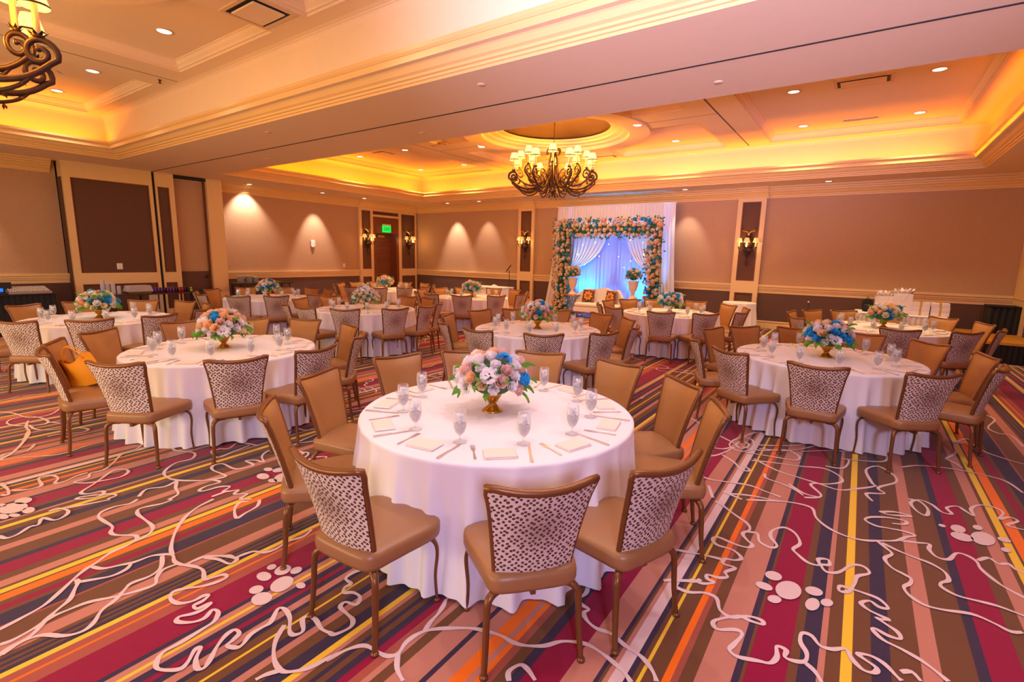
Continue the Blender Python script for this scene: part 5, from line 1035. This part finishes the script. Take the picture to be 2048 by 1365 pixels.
def gift_bag(x, y, z, w_, h, d, rz, label):
    t = thing('gift_bag', label, 'gift bag', (x, y, z), rz, 'white gift bags')
    b = MB(); b.rings([[(-w_ / 2, -d / 2, 0), (w_ / 2, -d / 2, 0), (w_ / 2, d / 2, 0), (-w_ / 2, d / 2, 0)], [(-w_ / 2, -d / 2, h), (w_ / 2, -d / 2, h), (w_ / 2, d / 2, h), (-w_ / 2, d / 2, h)]], True, True, False); b.obj('bag_body', m_bagp, t)
    q = random.Random(int(x * 100)); b = MB()
    for i in range(26):
        a = q.uniform(0, 6.28); r = q.uniform(.02, w_ * .42); cx_, cy_ = r * math.cos(a), r * math.sin(a) * d / w_; s = q.uniform(.04, .08)
        b.add([(cx_, cy_, h - .04), (cx_ + s * math.cos(a + 1), cy_ + s * math.sin(a + 1), h + .04), (cx_ + s * 1.3 * math.cos(a), cy_ + s * 1.3 * math.sin(a), h + q.uniform(.06, .13)), (cx_ + s * math.cos(a - 1), cy_ + s * math.sin(a - 1), h + .03)], [(0, 1, 2, 3)])
    o = b.obj('tissue_paper', m_tissue, t); o['kind'] = 'stuff'
    b = S(); b.tube([(-w_ * .22 + w_ * .44 * k / 12, -d / 2 - .006, h - .02 - .13 * math.sin(PI * k / 12)) for k in range(13)], .007, 6); b.obj('rope_handle', m_white, t)
gift_bag(.46, 13.50, .78, .32, .36, .16, .1, 'left white gift bag with tissue on the gift table')
gift_bag(.77, 13.38, .78, .33, .44, .17, -.05, 'taller right white gift bag with tissue and rope handle')
m_gold_rib = mat('gold_ribbon', (205, 165, 60), .4, metal=.3)
def gift_box(x, y, z, w_, h, d, rz, label):
    t = thing('gift_box', label, 'gift box', (x, y, z), rz, 'white gift boxes with gold ribbon')
    b = MB(); b.box(-w_ / 2, w_ / 2, -d / 2, d / 2, 0, h, .004); b.obj('box', m_bagp, t)
    b = MB(); b.box(-.018, .018, -d / 2 - .002, d / 2 + .002, 0, h + .002); b.obj('ribbon', m_gold_rib, t)
    return t
for (x, z, lb) in ((1.02, .78, 'bottom left white gift box with gold ribbon'), (1.02, .88, 'middle left white gift box with gold ribbon'), (1.02, .98, 'top left white gift box under a gold bow'), (1.34, .78, 'bottom right white gift box with gold ribbon'), (1.34, .88, 'middle right white gift box with gold ribbon'), (1.33, .98, 'top right white gift box under a gold bow')):
    t = gift_box(x + .06, 13.42, z, .30, .098 if z < .95 else .075, .25, 0, lb)
    if z > .95:
        b = S()
        for s in (-1, 1): b.tube([(s * .04 + s * .035 * math.cos(2 * PI * k / 12), 0, .095 + .022 * math.sin(2 * PI * k / 12)) for k in range(12)], .008, 5, closed=True)
        b.obj('bow', m_gold_rib, t)
b = S(); b.grid(lambda u, v: (.13 * math.cos(2 * PI * u) * math.sin(PI * (.03 + .94 * v)) ** .5, .09 * math.sin(2 * PI * u) * math.sin(PI * (.03 + .94 * v)) ** .5, .19 - .19 * math.cos(PI * v)), 20, 12, cu=True)
bp = thing('backpack', 'black backpack on the left end of the gift table', 'bag', (.17, 13.45, .78)); bp.scale = (.8, .8, .75); b.obj('pack_body', m_blackcloth, bp)
b = S(); b.tube([(-.04 + .08 * k / 8, 0, .37 + .05 * math.sin(PI * k / 8)) for k in range(9)], .01, 6); b.obj('top_handle', m_black, bp)
b = MB(); b.box(-.08, .08, -.11, -.06, .05, .22, .02); b.obj('front_pocket', m_black, bp)
# stanchion pole
st = thing('mic_stand', 'thin black pole stand before the long dark wainscot', 'stand', (-1.0, 14.2, 0))
b = S(); b.lathe([(.15, 0), (.15, .02), (.02, .035)], 20); b.obj('round_base', m_black, st)
b = S(); b.tube([(0, 0, .03), (0, 0, .85)], .014, 8); b.obj('pole', m_black, st)
b = S(); b.lathe([(.022, .84), (.022, .875), (.001, .885)], 10); b.obj('silver_tip', m_steel, st)
# stage at the right corner
sg = thing('stage_riser', 'low stage riser with gold top edge and black skirt, far right', 'stage', (2.15, 13.6, 0))
b = MB(); b.box(-.45, .66, -.75, 1.3, .36, .42, .006); b.obj('stage_deck', mat('gold_wood_deck', (205, 140, 40), .45, var=.1), sg)
per = pleat(-.44, .66, -.74, 1.3, .36, .012, .08); b = S(); b.rings([[(x, y, .01) for x, y in per], [(x, y, .36) for x, y in per]], True, False, False); b.obj('black_skirt', m_blackcloth, sg)
bd2 = thing('black_drape_panel', 'black cloth-draped box standing on the corner stage', 'draped box', (2.50, 14.6, .42))
per = pleat(-.20, .28, -.25, .3, .55, .015, .1); b = S(); b.rings([[(x, y, .0) for x, y in per], [(x, y, .56) for x, y in per]], True, False, True); b.obj('black_cover', m_blackcloth, bd2)
b = MB(); b.box(-.22, .30, -.27, .32, .56, .585, .008); b.obj('cover_top', m_blackcloth, bd2)

# ---------------------------------------------------------------- behind the back left table
t = skirted('linen_table', -11.20, -9.60, 13.1, 13.8, .79, 'long white-clothed table with folded linen behind the back left tables')
b = S(); q = random.Random(2); b.grid(lambda u, v: (-10.45 + .75 * u + .03 * math.sin(9 * v), 13.2 + .4 * v + .03 * math.sin(8 * u), .792 + .05 * math.sin(PI * u) * math.sin(PI * v) * (1 + .6 * math.sin(11 * u + 5 * v))), 20, 12)
tag(b.obj('crumpled_linen', m_cloth), 'crumpled white linen lying on the long white table', 'linen')
ms = thing('music_stand', 'black music stand left of the back wall pilaster', 'stand', (-9.75, 13.75, 0))
b = S(); b.tube([(0, 0, .2), (0, 0, 1.35)], .012, 8); b.obj('pole', m_black, ms)
for k in range(3):
    a = 2 * PI * k / 3 + .4; b = S(); b.tube([(0, 0, .3), (.28 * math.cos(a), .28 * math.sin(a), .01)], .009, 6); b.obj('leg', m_black, ms)
b = MB(); b.rings([[(-.12, .10, 1.30), (.12, .10, 1.30), (.12, .115, 1.31), (-.12, .115, 1.31)], [(-.15, -.06, 1.52), (.15, -.06, 1.52), (.15, -.045, 1.53), (-.15, -.045, 1.53)]][::1]); o = b.obj('desk', m_black, ms); o.rotation_euler = (0, 0, 2.1)

# ---------------------------------------------------------------- left side: ice buckets, buffet, sound desk
bt = thing('bucket_table', 'narrow black table against the left wall holding steel ice buckets', 'table', (-15.05, 7.95, 0))
b = MB(); b.box(-.33, .30, -.70, 1.0, .84, .87, .006); b.obj('table_top', m_black, bt)
for (x, y) in ((-.25, -.62), (.22, -.62), (-.25, .92), (.22, .92)): b = MB(); b.tube([(x, y, .84), (x, y, 0)], .018, 6); b.obj('leg', m_black, bt)
b = MB(); b.box(-.30, .27, -.66, .96, .40, .42); b.obj('lower_shelf', m_black, bt)
for i, (y, s) in enumerate(((7.42, 1.0), (7.66, 1.0), (7.86, .82))):
    t = thing('ice_bucket', '%s shiny steel ice bucket on the black wall table' % ('left', 'middle', 'smaller right')[i], 'bucket', (-14.95, y, .872), 0, 'steel ice buckets')
    b = S(); b.lathe([(.075 * s, 0), (.09 * s, .02), (.10 * s, .20 * s), (.105 * s, .205 * s), (.095 * s, .20 * s), (.08 * s, .02)], 24, (0, 0), True, False); b.obj('bucket_body', m_steel, t)
    for sg_ in (-1, 1): b = S(); b.tube([(0.02 * math.cos(2 * PI * k / 10), sg_ * .11 * s, .15 * s + .02 * math.sin(2 * PI * k / 10)) for k in range(10)], .004, 5, closed=True); b.obj('ring_handle', m_steel, t)
bf = thing('buffet_table', 'dark folding buffet table before the brown wall panels, holding cups and drinks', 'table', (-14.55, 4.95, 0))
b = MB(); b.box(-.35, .35, -1.05, .90, .70, .735, .008); b.obj('table_top', mat('dark_laminate', (60, 42, 36), .4), bf)
for y in (-.95, -.1, .82):
    for x in (-.28, .28): b = MB(); b.tube([(x, y, .70), (x, y, 0)], .02, 6); b.obj('leg', m_black, bf)
    b = MB(); b.tube([(-.28, y, .1), (.28, y, .1)], .014, 6); b.obj('leg_brace', m_black, bf)
b = MB(); b.box(.30, .33, -.12, .06, 0.0, .70); b.box(.30, .33, .10, .14, 0.0, .70); b.obj('steel_upright', m_steel, bf)
bf2 = thing('side_folding_table', 'small black folding table right of the buffet by the wall recess', 'table', (-14.75, 6.28, 0))
b = MB(); b.box(-.3, .25, -.38, .38, .70, .725, .006); b.obj('table_top', m_black, bf2)
for (x, y) in ((-.22, -.2), (.18, -.2), (-.22, .3), (.18, .3)): b = MB(); b.tube([(x, y, .70), (x, y, 0)], .02, 6); b.obj('leg', m_black, bf2)
CUP = None
k_ = 0
for i, (x, y, h) in enumerate(((-14.40, 3.98, .34), (-14.40, 4.08, .30), (-14.38, 4.18, .26), (-14.52, 4.03, .32), (-14.36, 4.28, .18), (-14.50, 4.2, .24))):
    b = S(); n = int(h / .018); prof = []
    for j in range(n): prof += [(.037, .02 + j * .018), (.040, .034 + j * .018)]
    b.lathe([(.028, 0)] + prof, 16, (0, 0), True, False)
    tag(b.obj('plastic_cup_stack', m_plastic, None, (x, y, .736)), ('tallest clear plastic cup stack at the buffet left end', 'second tallest clear plastic cup stack on the buffet', 'third clear plastic cup stack on the buffet', 'clear plastic cup stack behind the tallest one', 'shortest clear plastic cup stack nearest the food tray', 'clear plastic cup stack behind the middle ones')[i], 'cups', 'stacks of plastic cups')
tr = thing('snack_tray', 'clear plastic lidded snack tray between cups and drink cans', 'tray', (-14.42, 4.68, .736))
b = MB(); b.rings([[(-.16, -.22, 0), (.16, -.22, 0), (.16, .22, 0), (-.16, .22, 0)], [(-.19, -.26, .05), (.19, -.26, .05), (.19, .26, .05), (-.19, .26, .05)]], True, True, False); b.obj('tray_base', mat('khaki_snacks', (120, 95, 40), .7, var=.4, vscale=40), tr)
b = MB(); b.rings([[(-.19, -.26, .05), (.19, -.26, .05), (.19, .26, .05), (-.19, .26, .05)], [(-.15, -.22, .19), (.15, -.22, .19), (.15, .22, .19), (-.15, .22, .19)]], True, False, True); b.obj('tray_lid', m_plastic, tr)
m_can = [mat('purple_can', (92, 40, 110), .3, metal=.4), mat('dark_can', (50, 26, 50), .3, metal=.4), mat('red_can', (150, 40, 50), .3, metal=.4), mat('silver_can_top', (215, 185, 190), .3, metal=.8)]
b = S(); b.lathe([(.026, 0), (.031, .006), (.031, .112), (.027, .120), (.001, .119)], 14, (0, 0), True, False); b.cur = 1; b.lathe([(.028, .1195), (.001, .1197)], 14, (0, 0), False, False)
cans = [b.mesh('drink_can', [m_can[c], m_can[3]]) for c in range(3)]
for r in range(3):
    for j in range(12):
        c = (0, 0, 0, 1, 0, 0, 0, 1, 2, 2, 1, 1)[j]
        tag(inst(cans[c], 'drink_can', None, (-14.28 - .075 * r, 5.00 + .066 * j, .736)), '%s drink can, %s from the tray in the %s row on the buffet' % (('purple', 'dark', 'red')[c], ord_(j), ('front', 'middle', 'rear')[r]), 'can', 'drink cans on the buffet')
m_lime = mat('lime_skin', (150, 175, 40), .45, var=.15)
for i, (x, y, z) in enumerate(((-14.28, 5.80, 0), (-14.36, 5.82, 0), (-14.44, 5.79, 0), (-14.33, 5.815, .055))):
    b = S(); b.sphere((0, 0, .032), .034, 12, 8, .92); tag(b.obj('lime', m_lime, None, (x, y, .736 + z)), ('nearest green lime at the right end of the buffet', 'middle green lime at the right end of the buffet', 'rear green lime at the right end of the buffet', 'green lime on top of the other limes')[i], 'fruit', 'limes on the buffet')
# sound desk
dj = skirted('sound_desk', -14.75, -14.0, 1.2, 3.05, .84, 'black-clothed desk carrying the mixing console at the far left', m_blackcloth, 'desk', .01)
mx = thing('mixing_console', 'grey mixing console with rows of faders on the black desk', 'mixer', (-14.22, 2.68, .845))
b = MB(); b.rings([[(.22, -.33, 0), (.22, .33, 0), (-.30, .33, 0), (-.30, -.33, 0)], [(.21, -.33, .04), (.21, .33, .04), (-.30, .33, .13), (-.30, -.33, .13)]], True, True, True); b.obj('console_body', mat('console_grey', (140, 120, 105), .4, metal=.4), mx)
b = MB()
for i in range(16):
    for j in range(5): y = -.29 + .58 * i / 15; x = .15 - .09 * j; z = .04 + .09 * (.21 - x) / .51; b.box(x - .012, x + .012, y - .008, y + .008, z, z + .018)
b.obj('fader_knobs', m_white, mx)['kind'] = 'stuff'
fx = thing('laptop', 'open black laptop glowing blue on the black desk at the left edge', 'laptop', (-14.15, 2.28, .845))
b = MB(); b.box(-.12, .12, -.17, .17, 0, .018, .003); b.obj('keyboard_base', m_black, fx)
b = MB(); b.box(-.13, -.12, -.17, .17, .018, .23); b.obj('screen_lid', m_black, fx)
b = MB(); b.box(-.119, -.117, -.12, .04, .04, .11); b.obj('screen', mat('blue_screen', (10, 90, 220), .4, emit=(20, 110, 255), es=1.4), fx)
# tote bag lying on the chair
tb = thing('tote_bag', 'yellow orange canvas tote bag leaning on a chair at the front-row left table', 'bag', (-6.07, 1.49, .495), 0)
m_tote = mat('marigold_canvas', (250, 166, 20), .75, bump=.15, bscale=60, var=.08)
b = S()
def tf(sd):
    def g(u, v):
        a = 2 * u - 1; e = math.sqrt(max(0, (1 - a ** 4))) * (1 - .55 * v)
        return (a * .17 * (1 - .22 * v), sd * .055 * e + .035 * math.sin(5 * u + 3 * v), .0 + .28 * v + .028 * math.sin(8 * u + 1) * v)
    return g
b.grid(tf(-1), 14, 10); b.grid(lambda u, v: tf(1)(1 - u, v), 14, 10); b.grid(lambda u, v: (lambda p, q_: tuple(p[i] * (1 - v) + q_[i] * v for i in range(3)))(tf(-1)(u, 0), tf(1)(u, 0)), 14, 2); b.obj('bag_body', m_tote, tb)
for sd in (-1, 1): b = S(); b.tube([(-.09 + .18 * k / 12, sd * .02, .26 + .15 * math.sin(PI * k / 12) ** .8) for k in range(13)], .009, 6, flat=.5); b.obj('strap', m_tote, tb)
tb.rotation_euler = (0.12, -0.32, 0.85)
# wall plates, sensor, exit sign
def plate(x, y, z, rz, label, nm='wall_outlet', w_=.09, h=.13):
    t = thing(nm, label, 'outlet', (x, y, z), rz); b = MB(); b.box(-w_ / 2, w_ / 2, -.012, 0, -h / 2, h / 2, .004); b.obj('cover_plate', m_white, t)
    for s in (-1, 1): b = MB(); b.box(-.018, .018, -.016, -.011, s * .03 - .014, s * .03 + .014, .002); b.obj('socket', m_ring, t)
plate(XP + .001 - .03, 4.645, 1.36, PI / 2, 'white outlet plate on the large brown wall panel', w_=.12, h=.15)
plate(XL, 11.55, 1.36, PI / 2, 'small white switch plate on the left wall near the door bay', 'wall_switch')
t = thing('wall_sensor', 'white rectangular wall sensor in the bright patch of the left wall', 'sensor', (XL, 10.29, 2.10), PI / 2)
b = MB(); b.box(-.08, .08, -.05, 0, -.10, .12, .01); b.obj('sensor_housing', m_white, t); b = S(); b.sphere((0, -.03, -.11), .045, 10, 6); b.obj('sensor_dome', m_steel, t)
ex = thing('exit_sign', 'glowing green EXIT sign on the wood panel above the door', 'exit sign', (XL + .12, 13.50, 2.80), PI / 2)
b = MB(); b.box(-.20, .20, -.03, .03, -.16, .10, .006); b.obj('sign_face', m_green, ex)
b = MB(); b.box(-.20, .20, -.025, .025, .105, .16); b.obj('sign_canopy', m_ring, ex)
def letter(segs, x0, nm):
    B = MB()
    for (a, c) in segs:
        (xa, za), (xb, zb) = a, c; dx, dz = xb - xa, zb - za; l = math.hypot(dx, dz); nx, nz = -dz / l * .009, dx / l * .009
        vs = [(x0 + xa + nx, 0, za + nz), (x0 + xa - nx, 0, za - nz), (x0 + xb - nx, 0, zb - nz), (x0 + xb + nx, 0, zb + nz)]
        B.add([(p[0], -.031, p[2] - .09) for p in vs] + [(p[0], -.034, p[2] - .09) for p in vs], [(0, 1, 2, 3), (7, 6, 5, 4), (0, 4, 5, 1), (1, 5, 6, 2), (2, 6, 7, 3), (3, 7, 4, 0)])
    B.obj(nm, m_dgreen, ex)
letter([((0, 0), (0, .12)), ((0, .12), (.06, .12)), ((0, .06), (.05, .06)), ((0, 0), (.06, 0))], -.14, 'letter_e')
letter([((0, 0), (.07, .12)), ((.07, 0), (0, .12))], -.055, 'letter_x')
letter([((0, 0), (0, .12))], .045, 'letter_i')
letter([((0, .12), (.07, .12)), ((.035, 0), (.035, .12))], .075, 'letter_t')
